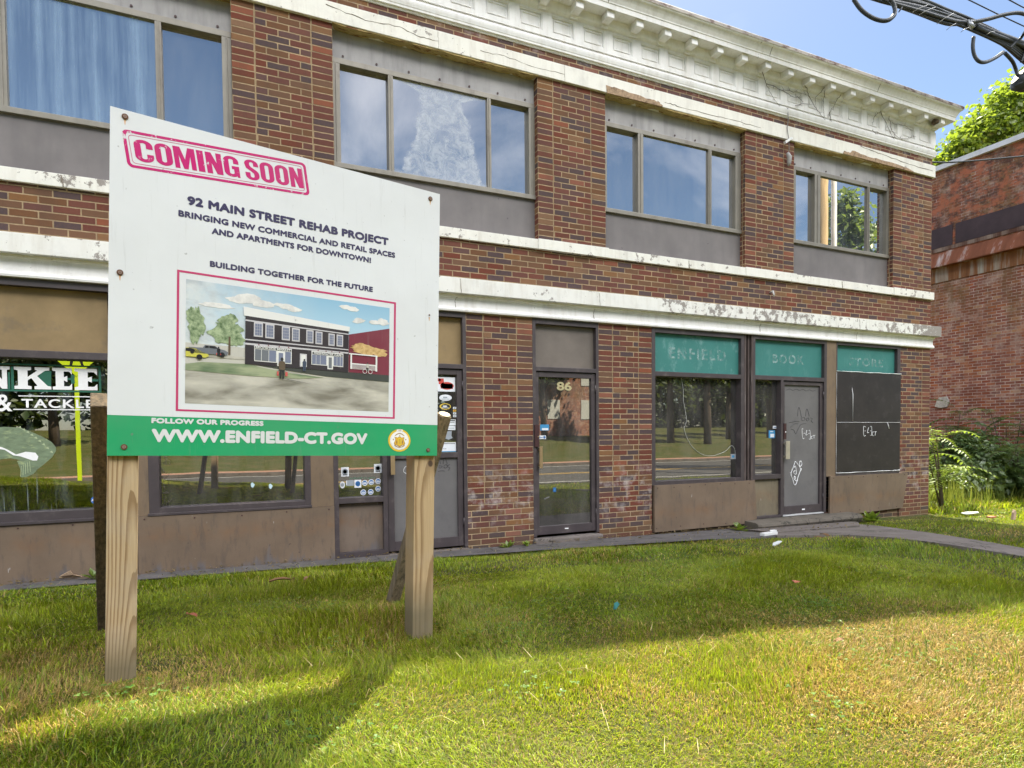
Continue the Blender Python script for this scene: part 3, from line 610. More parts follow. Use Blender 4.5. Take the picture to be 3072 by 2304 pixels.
for X, Z in ((.135, .87), (.305, .85)):
    x, z = X-.03, Z; mb = MB(); mb.quadbox([(x-.014, .0945, z-.02), (x+.004, .0945, z-.03), (x+.022, .0945, z), (x+.012, .0945, z+.012), (x, .0945, z+.026), (x-.016, .0945, z+.014)], (0, -.001, 0)); mb.build('paper_scrap', m_stk_lb if False else M('pale_paper', (.50, .66, .70), .7), sw2)
mb = MB(); mb.box(.665, .895, .0, .12, .62, 2.77); mb.build('mullion_panel', m_tan, bld)
# ---- first entrance: side light and door
mb = MB(); bars(mb, [(.895, .945, .045, 2.77), (1.419, 1.468, .045, 2.77), (.945, 1.419, .637, .697), (.945, 1.419, .045, .11), (.945, 1.419, 2.08, 2.14), (2.356, 2.398, .06, 2.77), (1.468, 2.356, 2.118, 2.17), (.945, 2.356, 2.705, 2.77)])
ent = mb.build('entrance_frame', m_frame, bld, bevel=.003)
plate(ent, 'transom_panel', .945, 1.419, 2.14, 2.705, .06, .08, m_transom); plate(ent, 'transom_panel', 1.468, 2.356, 2.17, 2.705, .06, .08, m_transom)
plate(ent, 'pane', .945, 1.419, .69, 2.09, .075, .082, m_shop); plate(ent, 'base_panel', .945, 1.419, .10, .642, .05, .07, tan_mat('stained_kick_panel', (.165, .125, .095), .12))
YS = .0745
for X0, X1, Z0, Z1 in ((.984, 1.066, .923, 1.023), (1.337, 1.421, .95, 1.049)):
    sticker(ent, X0, X1, Z0, Z1, YS, [m_stk_w, m_stk_gr, m_stk_k], [('d', .5, .5, .4, .36, 1), ('b', .2, .12, .8, .24, 2), ('d', .5, .52, .26, .22, 0), ('b', .44, .38, .6, .66, 2)])
sticker(ent, 1.123, 1.196, .796, .881, YS, [m_stk_w, m_stk_b], [('d', .5, .5, .36, .34, 1), ('b', .25, .42, .75, .52, 0)])
sticker(ent, 1.035, 1.117, .819, .881, YS, [m_stk_gr, m_stk_w], [('b', .0, .2, .12, .9, 1)])
for X, Z, in ((1.234, .845), (1.305, .851), (1.380, .859), (1.379, .774), (1.217, .742), (1.297, .743)):
    x, z = at(X, Z, YS); mb = MB(); disc(mb, x, z, .031, YS, -.0015, 0); disc(mb, x, z, .024, YS-.0015, -.001, 1)
    mb.box(x-.017, x+.017, YS-.0032, YS-.0025, z+.002, z+.007, 0); mb.box(x-.003, x+.003, YS-.0032, YS-.0025, z-.018, z+.002, 0)
    for s in (-1, 1): disc(mb, x+s*.012, z-.007, .007, YS-.0025, -.0007, 0, n=12)
    mb.build('round_sticker', [m_stk_w, m_stk_b], ent)
x, z = at(.996, .833, YS); mb = MB(); disc(mb, x, z, .026, YS, -.0015, 0, .038); disc(mb, x, z, .017, YS-.0015, -.001, 1, .02); mb.build('round_sticker', [m_stk_w, m_stk_gr], ent)
x0, z0 = at(1.07, .885, YS); x1, z1 = at(1.35, .912, YS); text_mesh('lettering', 'enfield-ct.gov', (x0, z0, x1, z1), ((0, YS, 0), (1, 0, 0), (0, 0, 1), (0, -.001, 0)), M('faint_green', (.04, .17, .10), .6), ent)
def door_leaf(name_lbl, x0, x1, z0, z1, gx0, gx1, gz0, gz1, rail=None):
    mb = MB(); y0, y1 = .018, .075
    mb.box(x0, gx0, y0, y1, z0, z1); mb.box(gx1, x1, y0, y1, z0, z1); mb.box(gx0, gx1, y0, y1, z0, gz0); mb.box(gx0, gx1, y0, y1, gz1, z1)
    if rail: mb.box(gx0, gx1, y0, y1, rail[0], rail[1])
    d = mb.build('door', m_frame, bld, bevel=.004); d['label'] = name_lbl; return d
def handle(d, x0, x1, z0, z1, mat=m_handle):
    mb = MB(); mb.box(x0, x1, -.04, -.025, z0, z1); mb.box(x0+.008, x1-.008, -.025, .02, z1-.05, z1-.02); mb.box(x0+.008, x1-.008, -.025, .02, z0+.02, z0+.05); mb.build('handle', mat, d, bevel=.003)
def hinge(d, x, z): mb = MB(); mb.tube([(x, .008, z-.05), (x, .008, z+.05)], .009, 8); mb.build('hinge', m_frame, d)
D1 = door_leaf('door plastered with stickers beside the sign post', 1.474, 2.351, .075, 2.112, 1.545, 2.288, .185, 2.05, (1.10, 1.16))
plate(D1, 'pane', 1.545, 2.288, 1.16, 2.05, .050, .057, m_shop); plate(D1, 'door_panel', 1.545, 2.288, .185, 1.10, .046, .06, m_greypanel)
handle(D1, 1.497, 1.545, .93, 1.25); hinge(D1, 2.353, 1.93); hinge(D1, 2.353, .35)
YD = .0495
sticker(D1, 2.04, 2.287, 1.861, 2.026, YD, [m_stk_w, m_stk_r], [('d', .60, .40, .33, .27), ('b', .3, .2, .88, .55), ('d', .2, .8, .12, .10), ('b', .2, .5, .45, .9)])
for X, Z, r, m in ((2.17, 1.79, .075, [m_stk_w, m_stk_gr]), (2.165, 1.689, .068, [m_stk_y, m_stk_k])):
    x, z = at(X, Z, YD); mb = MB(); disc(mb, x, z, r, YD, -.0015, 0, .036); disc(mb, x+.004, z, r*.8, YD-.0015, -.001, 1 if m[0] is m_stk_y else 0, .027)
    mb.box(x-.045, x+.04, YD-.0035, YD-.0025, z-.018, z-.012, 1 if m[0] is not m_stk_y else 2); mb.box(x-.03, x+.02, YD-.0035, YD-.0025, z-.004, z+.010, 2 if m[0] is m_stk_y else 1); mb.build('oval_sticker', m+[m_stk_w], D1)
for i, m in enumerate((m_stk_w, m_stk_y, m_stk_w, m_stk_w)):
    sticker(D1, 2.259, 2.299, 1.567+.031*(3-i), 1.592+.031*(3-i), YD, [m, m_stk_r if i == 1 else m_stk_gr], [('d', .4, .5, .2, .3)])
sticker(D1, 2.12, 2.289, 1.471, 1.540, YD, [m_stk_w, m_stk_k], [('b', .4, .75, .95, .9), ('b', .45, .5, .9, .58)])
sticker(D1, 2.12, 2.285, 1.417, 1.465, YD, [m_stk_w, m_stk_gr], [('b', .3, .4, .9, .55)])
gp = [(2.10, 1.30), (2.10, 1.40), (2.24, 1.405), (2.235, 1.35), (2.25, 1.325), (2.20, 1.305), (2.16, 1.32), (2.13, 1.285)]
mb = MB(); mb.quadbox([(at(a, b, YD)[0], YD, at(a, b, YD)[1]) for a, b in gp], (0, -.001, 0)); mb.build('torn_sticker', m_stk_gr, D1)
sticker(D1, 2.07, 2.289, 1.165, 1.275, YD, [m_stk_w, m_stk_k, m_stk_lb], [('b', .2, .85, .95, .9), ('b', .3, .3, .36, .36), ('b', .4, .3, .46, .36), ('b', 0, 0, 1, .08, 2)])
plate(bld, 'door_threshold', .93, 2.41, -.03, .05, -.06, .1, m_conc, bevel=.008)
def doodle(par, strokes, y, mat, r=.004, name='graffiti'):
    mb = MB()
    for s in strokes:
        p = [Vector((at(a, b, y)[0], y-.001, at(a, b, y)[1])) for a, b in s]; q = []
        for i in range(len(p)-1):
            p0, p1, p2, p3 = p[max(i-1, 0)], p[i], p[i+1], p[min(i+2, len(p)-1)]
            for k in range(5):
                t = k/5; q.append(.5*((2*p1)+(p2-p0)*t+(2*p0-5*p1+4*p2-p3)*t*t+(3*p1-p0-3*p2+p3)*t*t*t))
        q.append(p[-1]); mb.tube(q, r, 5)
    return mb.build(name, mat, par)
doodle(D1, [[(1.80, 1.10), (1.74, 1.095), (1.71, 1.05), (1.74, 1.0), (1.80, 1.01), (1.78, 1.06), (1.73, 1.03), (1.68, 1.0), (1.67, .95), (1.72, .93), (1.76, .97)], [(1.72, .92), (1.70, .87), (1.74, .86), (1.79, .90), (1.80, .96), (1.77, .90), (1.79, .85)]], .046, m_chalk, .003)
doodle(D1, [[(2.09, 1.07), (2.10, 1.03)], [(2.13, 1.03), (2.15, 1.11), (2.18, 1.03)], [(2.08, 1.01), (2.12, 1.0), (2.09, .98), (2.08, 1.0)], [(2.14, 1.01), (2.17, 1.02), (2.18, .99), (2.15, .98), (2.14, 1.0)], [(2.21, 1.02), (2.18, 1.0), (2.21, .98), (2.19, .95)], [(2.07, .945), (2.12, .95), (2.15, .945)]], .046, m_blkmark, .003)
# ---- door 86
mb = MB(); bars(mb, [(3.249, 3.292, .10, 2.77), (4.145, 4.184, .10, 2.77), (3.292, 4.145, 2.70, 2.77), (3.292, 4.145, 2.13, 2.18)]); ent2 = mb.build('entrance_frame', m_frame, bld, bevel=.003)
plate(ent2, 'transom_panel', 3.292, 4.145, 2.18, 2.70, .06, .08, M('grey_transom', (.165, .14, .12), .4, .2, 2.5))
D2 = door_leaf('glass door numbered 86 between two brick piers', 3.296, 4.141, .12, 2.125, 3.338, 4.085, .225, 2.06)
plate(D2, 'pane', 3.338, 4.085, .225, 2.06, .046, .053, m_shop); handle(D2, 3.318, 3.358, .945, 1.21); hinge(D2, 4.143, 1.93); hinge(D2, 4.143, .35)
mb = MB(); mb.box(3.265, 3.325, -.02, .02, 1.205, 1.475); disc(mb, 3.308, 1.33, .008, -.02, -.004, 1); mb.build('lock_plate', [m_lock, m_handle], D2)
x0, z0 = at(3.622, 1.905, .0455); x1, z1 = at(3.835, 2.014, .0455); text_mesh('numerals', '86', (x0, z0, x1, z1), ((0, .0455, 0), (1, 0, 0), (0, 0, 1), (0, -.001, 0)), m_gold, D2, .03)
sticker(D2, 3.385, 3.508, 1.405, 1.479, .0455, [m_stk_lb, m_stk_w], [('b', .2, .05, .9, .4)]); sticker(D2, 3.355, 3.465, 1.299, 1.344, .0455, [m_stk_w, m_stk_b], [('d', .8, .5, .15, .35), ('b', .1, .35, .6, .5)])
sticker(D2, 3.56, 3.602, .635, .69, .0455, [m_stk_b, m_stk_lb], [('b', .3, .3, .7, .7)])
for x in (3.43, 3.62, 3.81, 4.0, 4.14):
    mb = MB(); mb.box(x-.05, x+.045, .32, .335, .22, 2.1); mb.build('blind_slat', m_blind, D2)
plate(D2, 'door_sweep_tag', 3.69, 3.74, .17, .183, .014, .018, m_chalk)
mb = MB(); mb.box(3.235, 4.20, -.075, .1, -.12, .085); mb.build('door_step', m_conc, bld, bevel=.02)
# ---- book shop front
mb = MB(); bars(mb, [(5.009, 5.066, .66, 2.77), (6.57, 6.628, .66, 2.77), (5.066, 6.57, 2.70, 2.77), (5.066, 6.57, 2.125, 2.185), (5.066, 6.57, .66, .712)])
sw3 = mb.build('shop_window', m_frame, bld, bevel=.003); sw3['label'] = 'large shop window with a loose white cord inside and a teal panel above'
plate(sw3, 'transom_panel', 5.066, 6.57, 2.185, 2.70, .05, .07, m_teal); plate(sw3, 'pane', 5.066, 6.57, .70, 2.13, .098, .106, m_shop)
mb = MB(); zz = at(0, .021)[1]
mb.quadbox([(5.03, -.03, .662), (6.81, -.03, .662), (6.853, -.03, .10), (6.66, -.03, .04), (5.03, -.03, .035)], (0, .045, 0)); mb.build('base_panel', m_tanlow2, sw3)
mb = MB()
for x0, x1, y0 in ((6.632, 6.665, -.004), (6.665, 6.72, .05), (6.72, 6.75, .02), (6.765, 6.80, -.004)): mb.box(x0, x1, y0, .12, .66, 2.77)
mb.box(6.632, 6.80, .10, .14, .66, 2.77); mb.build('weathered_post', M('weathered_trim', (.075, .055, .05), .85, .35, 9, (.22, .20, .18), .7, 6, stretch=(6, 6, .5)), bld)
FT = ((0, .0495, 0), (1, 0, 0), (0, 0, 1), (0, -.001, 0))
def faded(s, X0, X1, Z0, Z1, par):
    x0, z0 = at(X0, Z0, .05); x1, z1 = at(X1, Z1, .05); return text_mesh('faded_lettering', s, (x0, z0, x1, z1), FT, m_fade, par, .03, spacing=1.25)
def fade_mat():
    t = NT('worn_letters'); n = t.noise(t.pos(), 16, 7, .7); f = t.ramp(n, [(.42, .03), (.60, .75)])
    a = t.bsdf((.30, .46, .44), .7); b = t.n('ShaderNodeBsdfTransparent').outputs[0]
    return t.out(t.n('ShaderNodeMixShader', {0: f, 1: b, 2: a}).outputs[0])
m_fade = fade_mat()
faded('ENFIELD', 5.36, 6.36, 2.385, 2.53, sw3)
def cord(pts, name, par, mat, y=.112, r=.004):
    doodle(par, [pts], y, mat, r, name)
cord([(5.565, 2.12), (5.60, 1.95), (5.605, 1.80), (5.645, 1.62), (5.655, 1.52), (5.62, 1.42), (5.66, 1.30), (5.76, 1.16), (5.92, 1.06), (6.08, 1.03), (6.23, 1.05), (6.37, 1.10), (6.47, 1.17), (6.53, 1.12), (6.545, 1.05)], 'loose_cord', sw3, m_cord, .09, .0026)
sticker(sw3, 6.455, 6.57, .975, 1.05, .097, [m_stk_gr, m_stk_lb], [('d', .4, .5, .2, .25)])
mb = MB(); bars(mb, [(6.80, 6.842, .10, 2.77), (8.262, 8.318, .10, 2.77), (6.842, 8.262, 2.71, 2.77), (6.842, 8.262, 2.128, 2.19), (7.352, 7.402, .10, 2.128), (6.842, 7.352, .668, .735), (6.842, 7.352, .09, .125)])
ent3 = mb.build('entrance_frame', m_frame, bld, bevel=.003)
tp = plate(ent3, 'transom_panel', 6.842, 8.262, 2.19, 2.71, .05, .07, m_teal); faded('BOOK', 7.27, 7.92, 2.395, 2.525, ent3)
plate(ent3, 'pane', 6.842, 7.352, .73, 2.13, .085, .092, m_shop); plate(ent3, 'base_panel', 6.842, 7.352, .12, .67, .04, .06, tan_mat('tan_kick_panel', (.20, .165, .11), .10))
sticker(ent3, 7.278, 7.397, 1.411, 1.453, .084, [m_stk_w, m_stk_b], [('d', .82, .5, .13, .35), ('b', .1, .3, .6, .5)]); sticker(ent3, 7.195, 7.322, 1.27, 1.386, .084, [m_stk_lb, m_stk_w], [('b', .25, .1, .85, .55), ('b', .2, .8, .7, .9)])
D3 = door_leaf('grey panelled shop door with white marker graffiti', 7.405, 8.258, .115, 2.118, 7.45, 8.20, .24, 2.065)
plate(D3, 'door_panel', 7.45, 8.20, .24, 2.065, .045, .06, m_greypanel); handle(D3, 7.42, 7.50, .955, 1.225, M('pale_handle', (.50, .45, .36), .4, .1, 10, metal=.5)); hinge(D3, 8.26, 1.93); hinge(D3, 8.26, .35)
mb = MB(); mb.box(7.408, 7.455, -.012, .02, 1.25, 1.487); disc(mb, 7.437, 1.36, .009, -.012, -.004, 1); mb.build('lock_plate', [m_lock, m_chalk], D3)
plate(D3, 'door_sill', 7.40, 8.26, .095, .112, -.01, .08, M('pale_sill', (.50, .50, .50), .5)); plate(D3, 'door_sweep_tag', 7.82, 7.88, .165, .185, .014, .018, m_chalk)
yD = .0445
doodle(D3, [[(7.91, 1.40), (7.885, 1.40), (7.90, 1.26), (7.93, 1.262)], [(7.92, 1.335), (7.945, 1.338)], [(7.99, 1.385), (7.965, 1.31), (8.0, 1.32)], [(8.02, 1.33), (8.045, 1.333)], [(8.03, 1.375), (8.055, 1.375), (8.065, 1.25), (8.035, 1.25)], [(8.115, 1.29), (8.09, 1.285), (8.085, 1.255), (8.11, 1.25)], [(8.12, 1.30), (8.17, 1.305)], [(8.145, 1.30), (8.142, 1.255)]], yD, m_chalk, .004)
doodle(D3, [[(7.745, .91), (7.69, .80), (7.655, .72), (7.69, .64), (7.72, .56), (7.745, .55), (7.775, .58), (7.80, .66), (7.83, .72), (7.855, .79), (7.80, .86), (7.745, .91)], [(7.64, .745), (7.66, .72), (7.65, .70)], [(7.855, .79), (7.875, .795), (7.86, .76)], [(7.72, .81), (7.74, .84), (7.76, .80), (7.765, .72), (7.73, .715), (7.71, .75), (7.745, .77)], [(7.72, .66), (7.735, .685), (7.75, .65), (7.73, .63), (7.72, .66)], [(7.74, .62), (7.77, .61), (7.80, .62)], [(7.835, .90), (7.87, .91), (7.885, .86), (7.855, .83), (7.835, .84), (7.84, .90)]], yD, m_chalk, .0055)
doodle(D3, [[(7.79, 1.60), (7.80, 1.70), (7.82, 1.735), (7.85, 1.66), (7.87, 1.58)], [(7.96, 1.60), (7.975, 1.70), (8.0, 1.70), (8.04, 1.60)], [(7.86, 1.56), (7.92, 1.585), (7.95, 1.55), (7.90, 1.53), (7.87, 1.55)], [(7.97, 1.56), (8.02, 1.575), (8.03, 1.54), (7.99, 1.53), (7.97, 1.56)], [(8.07, 1.575), (8.11, 1.56), (8.08, 1.53), (8.12, 1.50)], [(7.62, 1.50), (7.74, 1.52), (7.83, 1.52)], [(7.64, 1.43), (7.72, 1.48), (7.80, 1.485)], [(7.65, 1.40), (7.71, 1.39), (7.75, 1.33), (7.80, 1.40), (7.86, 1.47), (7.98, 1.49)]], yD, m_blkmark, .003)
doodle(D3, [[(7.55+.07*i, 2.0+(.012 if i % 2 else -.008)-.004*(i > 5)) for i in range(10)]], yD, m_blkmark, .0025)
mb = MB(); mb.box(8.318, 8.528, -.002, .12, .66, 2.77); mb.build('mullion_panel', m_tan, bld)
mb = MB(); bars(mb, [(8.528, 8.552, 2.30, 2.77), (9.985, 10.06, 2.30, 2.77), (8.552, 9.985, 2.715, 2.77)])
bw = mb.build('boarded_window', m_frame, bld, bevel=.003); bw['label'] = 'shop window closed with two black boards'; plate(bw, 'window_sill', 8.528, 10.06, .66, .708, -.003, .12, m_frame)
plate(bw, 'transom_panel', 8.552, 9.985, 2.26, 2.72, .05, .07, m_teal); faded('STORE', 8.93, 9.74, 2.42, 2.545, bw)
plate(bw, 'board', 8.533, 10.068, 1.508, 2.30, -.008, .01, m_blackboard); plate(bw, 'board', 8.533, 10.062, .712, 1.497, -.006, .012, m_blackboard)
mb = MB()
for a, b, c, d in ((8.53, 10.07, 2.300, 2.309), (8.53, 10.06, .700, .711), (8.528, 8.536, .71, 2.3)):
    q = [(a+(b-a)*i/14, -.011, c+(d-c)*.5+rnd.uniform(-.003, .003)) for i in range(15)] if b-a > .5 else [(a, -.011, c+(d-c)*i/14) for i in range(15)]
    mb.tube(q, [rnd.uniform(.0025, .0075) if b-a > .5 else rnd.uniform(.0005, .003) for _ in q], 5)
mb.tube([(8.54, -.009, 1.503), (9.2, -.010, 1.502), (10.06, -.009, 1.503)], .003, 5); mb.tube([(8.88, -.0095, 2.06), (8.90, -.0105, 1.95), (8.905, -.0095, 1.52)], [.001, .006, .002], 5); mb.tube([(9.74, -.009, 1.50), (9.78, -.010, 1.40)], [.003, .007], 5)
mb.build('torn_paint_edge', m_chalk, bw)
doodle(bw, [[(9.33, 1.43), (9.28, 1.43), (9.285, 1.29), (9.33, 1.29)], [(9.30, 1.365), (9.33, 1.365)], [(9.40, 1.42), (9.37, 1.34), (9.41, 1.34)], [(9.44, 1.365), (9.47, 1.365)], [(9.44, 1.43), (9.475, 1.43), (9.475, 1.30), (9.44, 1.295)], [(9.53, 1.345), (9.495, 1.345), (9.495, 1.29), (9.53, 1.285)], [(9.54, 1.35), (9.595, 1.35)], [(9.57, 1.35), (9.56, 1.285)]], -.006, m_chalk, .004)
mb = MB(); mb.quadbox([(8.375, -.032, .664), (10.235, -.032, .655), (10.11, -.032, .075), (8.60, -.032, .035), (8.365, -.032, .075)], (0, .03, 0)); mb.build('base_panel', m_tanlow2, bw)
# step and small fixtures
mb = MB(); prs = []
for x, e in ((6.62, .03), (6.66, 0), (8.74, 0), (8.80, .05)):
    prs.append([(x, .02, -.2), (x, -.20+e, -.2), (x, -.23+e, -.10), (x, -.30+e, .0), (x, -.315+e, .03), (x, -.30+e, .062), (x, -.26+e, .078), (x, .02, .086)])
mb.loft(prs, closed=True); n0 = len(prs[0]); mb.face(list(range(n0))[::-1]); mb.face([3*n0+i for i in range(n0)])
mb.build('door_step', m_step, bld)
cam_ = thing('security_camera', 'small broken white security camera hanging by its wire from the lintel', 'camera', None, (7.40, -.05, 5.55))
mb = MB(); mb.quadbox([(-.09, -.05, .03), (.02, -.07, .10), (.03, -.07, .075), (-.07, -.05, 0)], (.0, .04, .0)); mb.tube([(.0, .02, .07), (.01, -.04, .08), (.05, -.05, .09)], .012, 6); mb.build('housing', m_chalk, cam_)
mb = MB(); mb.tube([(.02, .01, .55), (.03, .008, .40), (.01, .008, .25), (.02, -.01, .1), (.03, -.01, -.05), (.025, 0, -.12)], .006, 6); mb.build('wire', M('grey_wire', (.20, .19, .19), .7), cam_)
mb = MB(); mb.tube([(.01, 0, -.10), (.035, -.01, -.16), (.04, 0, -.25), (.03, 0, -.29)], [.02, .035, .03, .012], 8); mb.build('junction_boot', M('grey_boot', (.34, .33, .32), .7), cam_)
hk = MB(); hk.tube([(7.13, .0, 3.40), (7.13, -.05, 3.41), (7.135, -.06, 3.36), (7.14, -.055, 3.33)], [.014, .016, .013, .008], 7)
tag(hk.build('pipe_stub', M('pale_pipe', (.5, .48, .45), .6)), 'small pale pipe stub sticking out of the brick band', 'pipe')
def vine(name, label, strokes):
    mb = MB()
    for s in strokes:
        p = [Vector(q) for q in s]; q = []
        for i in range(len(p)-1):
            for k in range(5): q.append(p[i].lerp(p[i+1], k/5)+Vector((rnd.uniform(-.012, .012), rnd.uniform(-.004, .004), rnd.uniform(-.012, .012))))
        q.append(p[-1]); n = len(q); mb.tube(q, [max(.0015, .0042*(1-.7*i/n)) for i in range(n)], 5)
        for j in range(2, n-1, 2):
            a = q[j]; mb.tube([a, a+Vector((rnd.uniform(-.06, .06), 0, rnd.uniform(-.05, .06)))], [.0025, .001], 4)
    tag(mb.build(name, m_vine), label, 'vine', None)
m_vine = M('dead_vine', (.15, .12, .10), .95, .3, 40)
yv = -.036
vine('dead_vine', 'dead vine branching widely over the middle of the frieze', [[(6.85, -.1, 6.47), (7.0, yv, 6.35), (7.10, yv, 6.24), (7.28, yv, 6.06)], [(7.0, yv, 6.37), (7.3, yv, 6.34), (7.6, yv, 6.37), (7.85, yv, 6.38)], [(7.3, yv, 6.34), (7.55, yv, 6.29), (7.72, yv, 6.33)], [(7.70, -.1, 6.47), (7.85, yv, 6.38), (8.0, yv, 6.22), (8.2, yv, 6.10), (8.33, yv, 6.04)], [(7.58, yv, 6.17), (7.75, yv, 6.24), (7.95, yv, 6.27)], [(7.6, yv, 6.30), (7.75, yv, 6.26)], [(8.1, -.12, 6.50), (7.98, yv, 6.36), (8.02, yv, 6.22)], [(8.12, -.1, 6.48), (8.16, yv, 6.3), (8.2, yv, 6.12)], [(8.45, -.1, 6.49), (8.40, yv, 6.35), (8.30, yv, 6.22), (8.25, yv, 6.12)], [(8.30, yv, 6.22), (8.34, yv, 6.08), (8.36, yv, 6.04)]])
vine('dead_vine', 'dead vine hooped over the frieze panels nearest the corner', [[(9.40, -.08, 6.44), (9.30, yv, 6.36), (9.28, yv, 6.22)], [(9.40, -.08, 6.44), (9.55, yv, 6.36), (9.68, yv, 6.22), (9.75, yv, 6.12), (9.85, yv, 6.13)], [(9.62, -.06, 6.42), (9.70, yv, 6.34), (9.74, yv, 6.22), (9.90, yv, 6.14), (10.1, yv, 6.15), (10.25, yv, 6.22), (10.35, yv, 6.24)], [(9.28, yv, 6.14), (9.36, yv, 6.10), (9.44, yv, 6.12)], [(9.74, yv, 6.34), (10.0, yv, 6.36), (10.3, yv, 6.32)]])
def fixings(par, pts, y):
    for x, z in pts: mb = MB(); mb.tube([(x, y+.002, z), (x, y-.004, z)], .0075, 8); mb.build('fixing', m_lock, par)
fixings(sw3, [(5.08+.27*i, .632+rnd.uniform(-.01, .01)) for i in range(7)]+[(5.06+.4*i, .075+rnd.uniform(-.01, .02)) for i in range(4)], -.03); fixings(bw, [(8.45+.34*i, .625+rnd.uniform(-.01, .01)) for i in range(6)]+[(8.6+.45*i, .10+rnd.uniform(-.01, .02)) for i in range(4)], -.032)
fixings(sw2, [(-.84+.42*i, .585+rnd.uniform(-.01, .01)) for i in range(5)], -.012); fixings(sw, [(-2.2+.4*i, .57+rnd.uniform(-.01, .01)) for i in range(4)], -.012)
mb = MB(); mb.quadbox([(-1.52, -.013, .10), (-1.50, -.03, .125), (-1.42, -.055, .17), (-1.40, -.05, .13), (-1.34, -.013, .10)], (0, .004, .004)); mb.build('peeled_edge', m_chip, sw)
# ================================================================== project sign
ZL = 2.03/2.6
BLp = Vector((-.408, -4.236, 1.300)); EX = Vector((.985, .171, -.027)).normalized(); EZ0 = Vector((.035, .017, .999)); EZ = (EZ0-EX*EZ0.dot(EX)*.5).normalized()
NF = EX.cross(EZ).normalized()     # points towards the camera
SW_, SH_ = 1.5714*ZL, 1.4929*ZL
sign = thing('project_sign', 'white and green project sign board with COMING SOON stamp on two timber posts', 'sign', None, (0, 0, 0))
def SP(u, v, w=0.0): return BLp+EX*(u*ZL)+EZ*(v*ZL)+NF*w     # u,v in the 1.571 x 1.493 layout
def spoly(par, name, polys, mats, w, th=.0004):
    mb = MB()
    for p in polys:
        pts, mi = (p if isinstance(p, tuple) and isinstance(p[1], int) else (p, 0))
        mb.quadbox([SP(a, b, w) for a, b in pts], NF*th, mi)
    return mb.build(name, mats, par)
def print_mat(name, col, distress=0.0, v=.04, back=(.60, .61, .63)):
    t = NT(name); p = t.pos(); c = t.mix(t.noise(p, 6, 5, .6), [q*(1-v) for q in col], [min(1, q*(1+v)) for q in col])
    if distress:
        n = t.noise(p, 26, 8, .75); m2 = t.noise(p, 5, 3, .5)
        c = t.mix(t.ramp(t.math('ADD', n, t.math('MULTIPLY', m2, .35)), [(.80-distress*.1, 0.), (.83-distress*.1, .9)]), c, back)
    s1 = t.noise(t.scalev(p, (60, 60, 3.2)), 1.0, 6, .7); c = t.mix(t.ramp(s1, [(.60, 0.), (.76, .30)]), c, (.27, .26, .24)); s3 = t.noise(p, 2.4, 5, .6); c = t.mix(t.ramp(s3, [(.4, 0.), (.8, .14)]), c, (.30, .29, .25))
    s2 = t.noise(p, 55, 2, .5); c = t.mix(t.ramp(s2, [(.73, 0.), (.77, .5)]), c, (.16, .15, .14))
    return t.out(t.bsdf(c, .55, 0, None, .12))
m_pw = print_mat('sign_white', (.62, .63, .645)); m_pg = print_mat('sign_green', (.012, .29, .11), 0, .12); m_pink = print_mat('stamp_pink', (.47, .012, .14), .55); m_pink2 = print_mat('frame_pink', (.46, .035, .13))
m_navy = print_mat('sign_navy', (.045, .04, .095)); m_sw = print_mat('sign_white_print', (.60, .60, .60))
m_ply = M('plywood_edge', (.60, .36, .36), .8, .1, 20)
mb = MB(); mb.quadbox([SP(a, b, -.019) for a, b in ((0, 0), (1.5714, 0), (1.5714, 1.4929), (0, 1.4929))], NF*.0185); mb.build('panel_back', m_ply, sign)
pan = spoly(sign, 'panel', [[(0, .175), (1.5714, .175), (1.5714, 1.4929), (0, 1.4929)]], m_pw, 0, .0005)
spoly(sign, 'green_band', [[(0, 0), (1.5714, 0), (1.5714, .1745), (0, .1745)]], m_pg, 0, .0005)
FS = lambda w: (BLp, EX*ZL, EZ*ZL, NF*w)
TW = .0011
for s, f, m, b in (('92 MAIN STREET REHAB PROJECT', (.295, 1.140, 1.264, 1.181), m_navy, .0033), ('BRINGING NEW COMMERCIAL AND RETAIL SPACES', (.260, 1.080, 1.303, 1.109), m_navy, .0021), ('AND APARTMENTS FOR DOWNTOWN!', (.396, 1.028, 1.166, 1.057), m_navy, .0021), ('BUILDING TOGETHER FOR THE FUTURE', (.390, .875, 1.178, .903), m_navy, .0021), ('FOLLOW OUR PROGRESS', (.163, .144, .632, .168), m_sw, .0022), ('WWW.ENFIELD-CT.GOV', (.164, .060, 1.157, .120), m_sw, .0050)):
    text_mesh('lettering', s, f, FS(TW), m, sign, 0, spacing=1.06, thick=b)
# stamp: tilted frame, thin inner line and condensed letters
st = Vector((.076/.776, 0)); 
o0 = np.array((.041, 1.408)); eX = np.array((.776, .059))/.776; eY = np.array((.025, -.158))/.158
def STP(a, b): q = o0+eX*a+eY*b; return (q[0], q[1])          # a along 0..776mm, b down 0..158mm
def rrect(a0, b0, a1, b1, r, n=5):
    o = []
    for cx, cy, t0 in ((a1-r, b0+r, -90), (a1-r, b1-r, 0), (a0+r, b1-r, 90), (a0+r, b0+r, 180)):
        for i in range(n+1): t = R(t0+90*i/n); o.append((cx+r*math.cos(t), cy+r*math.sin(t)))
    return o

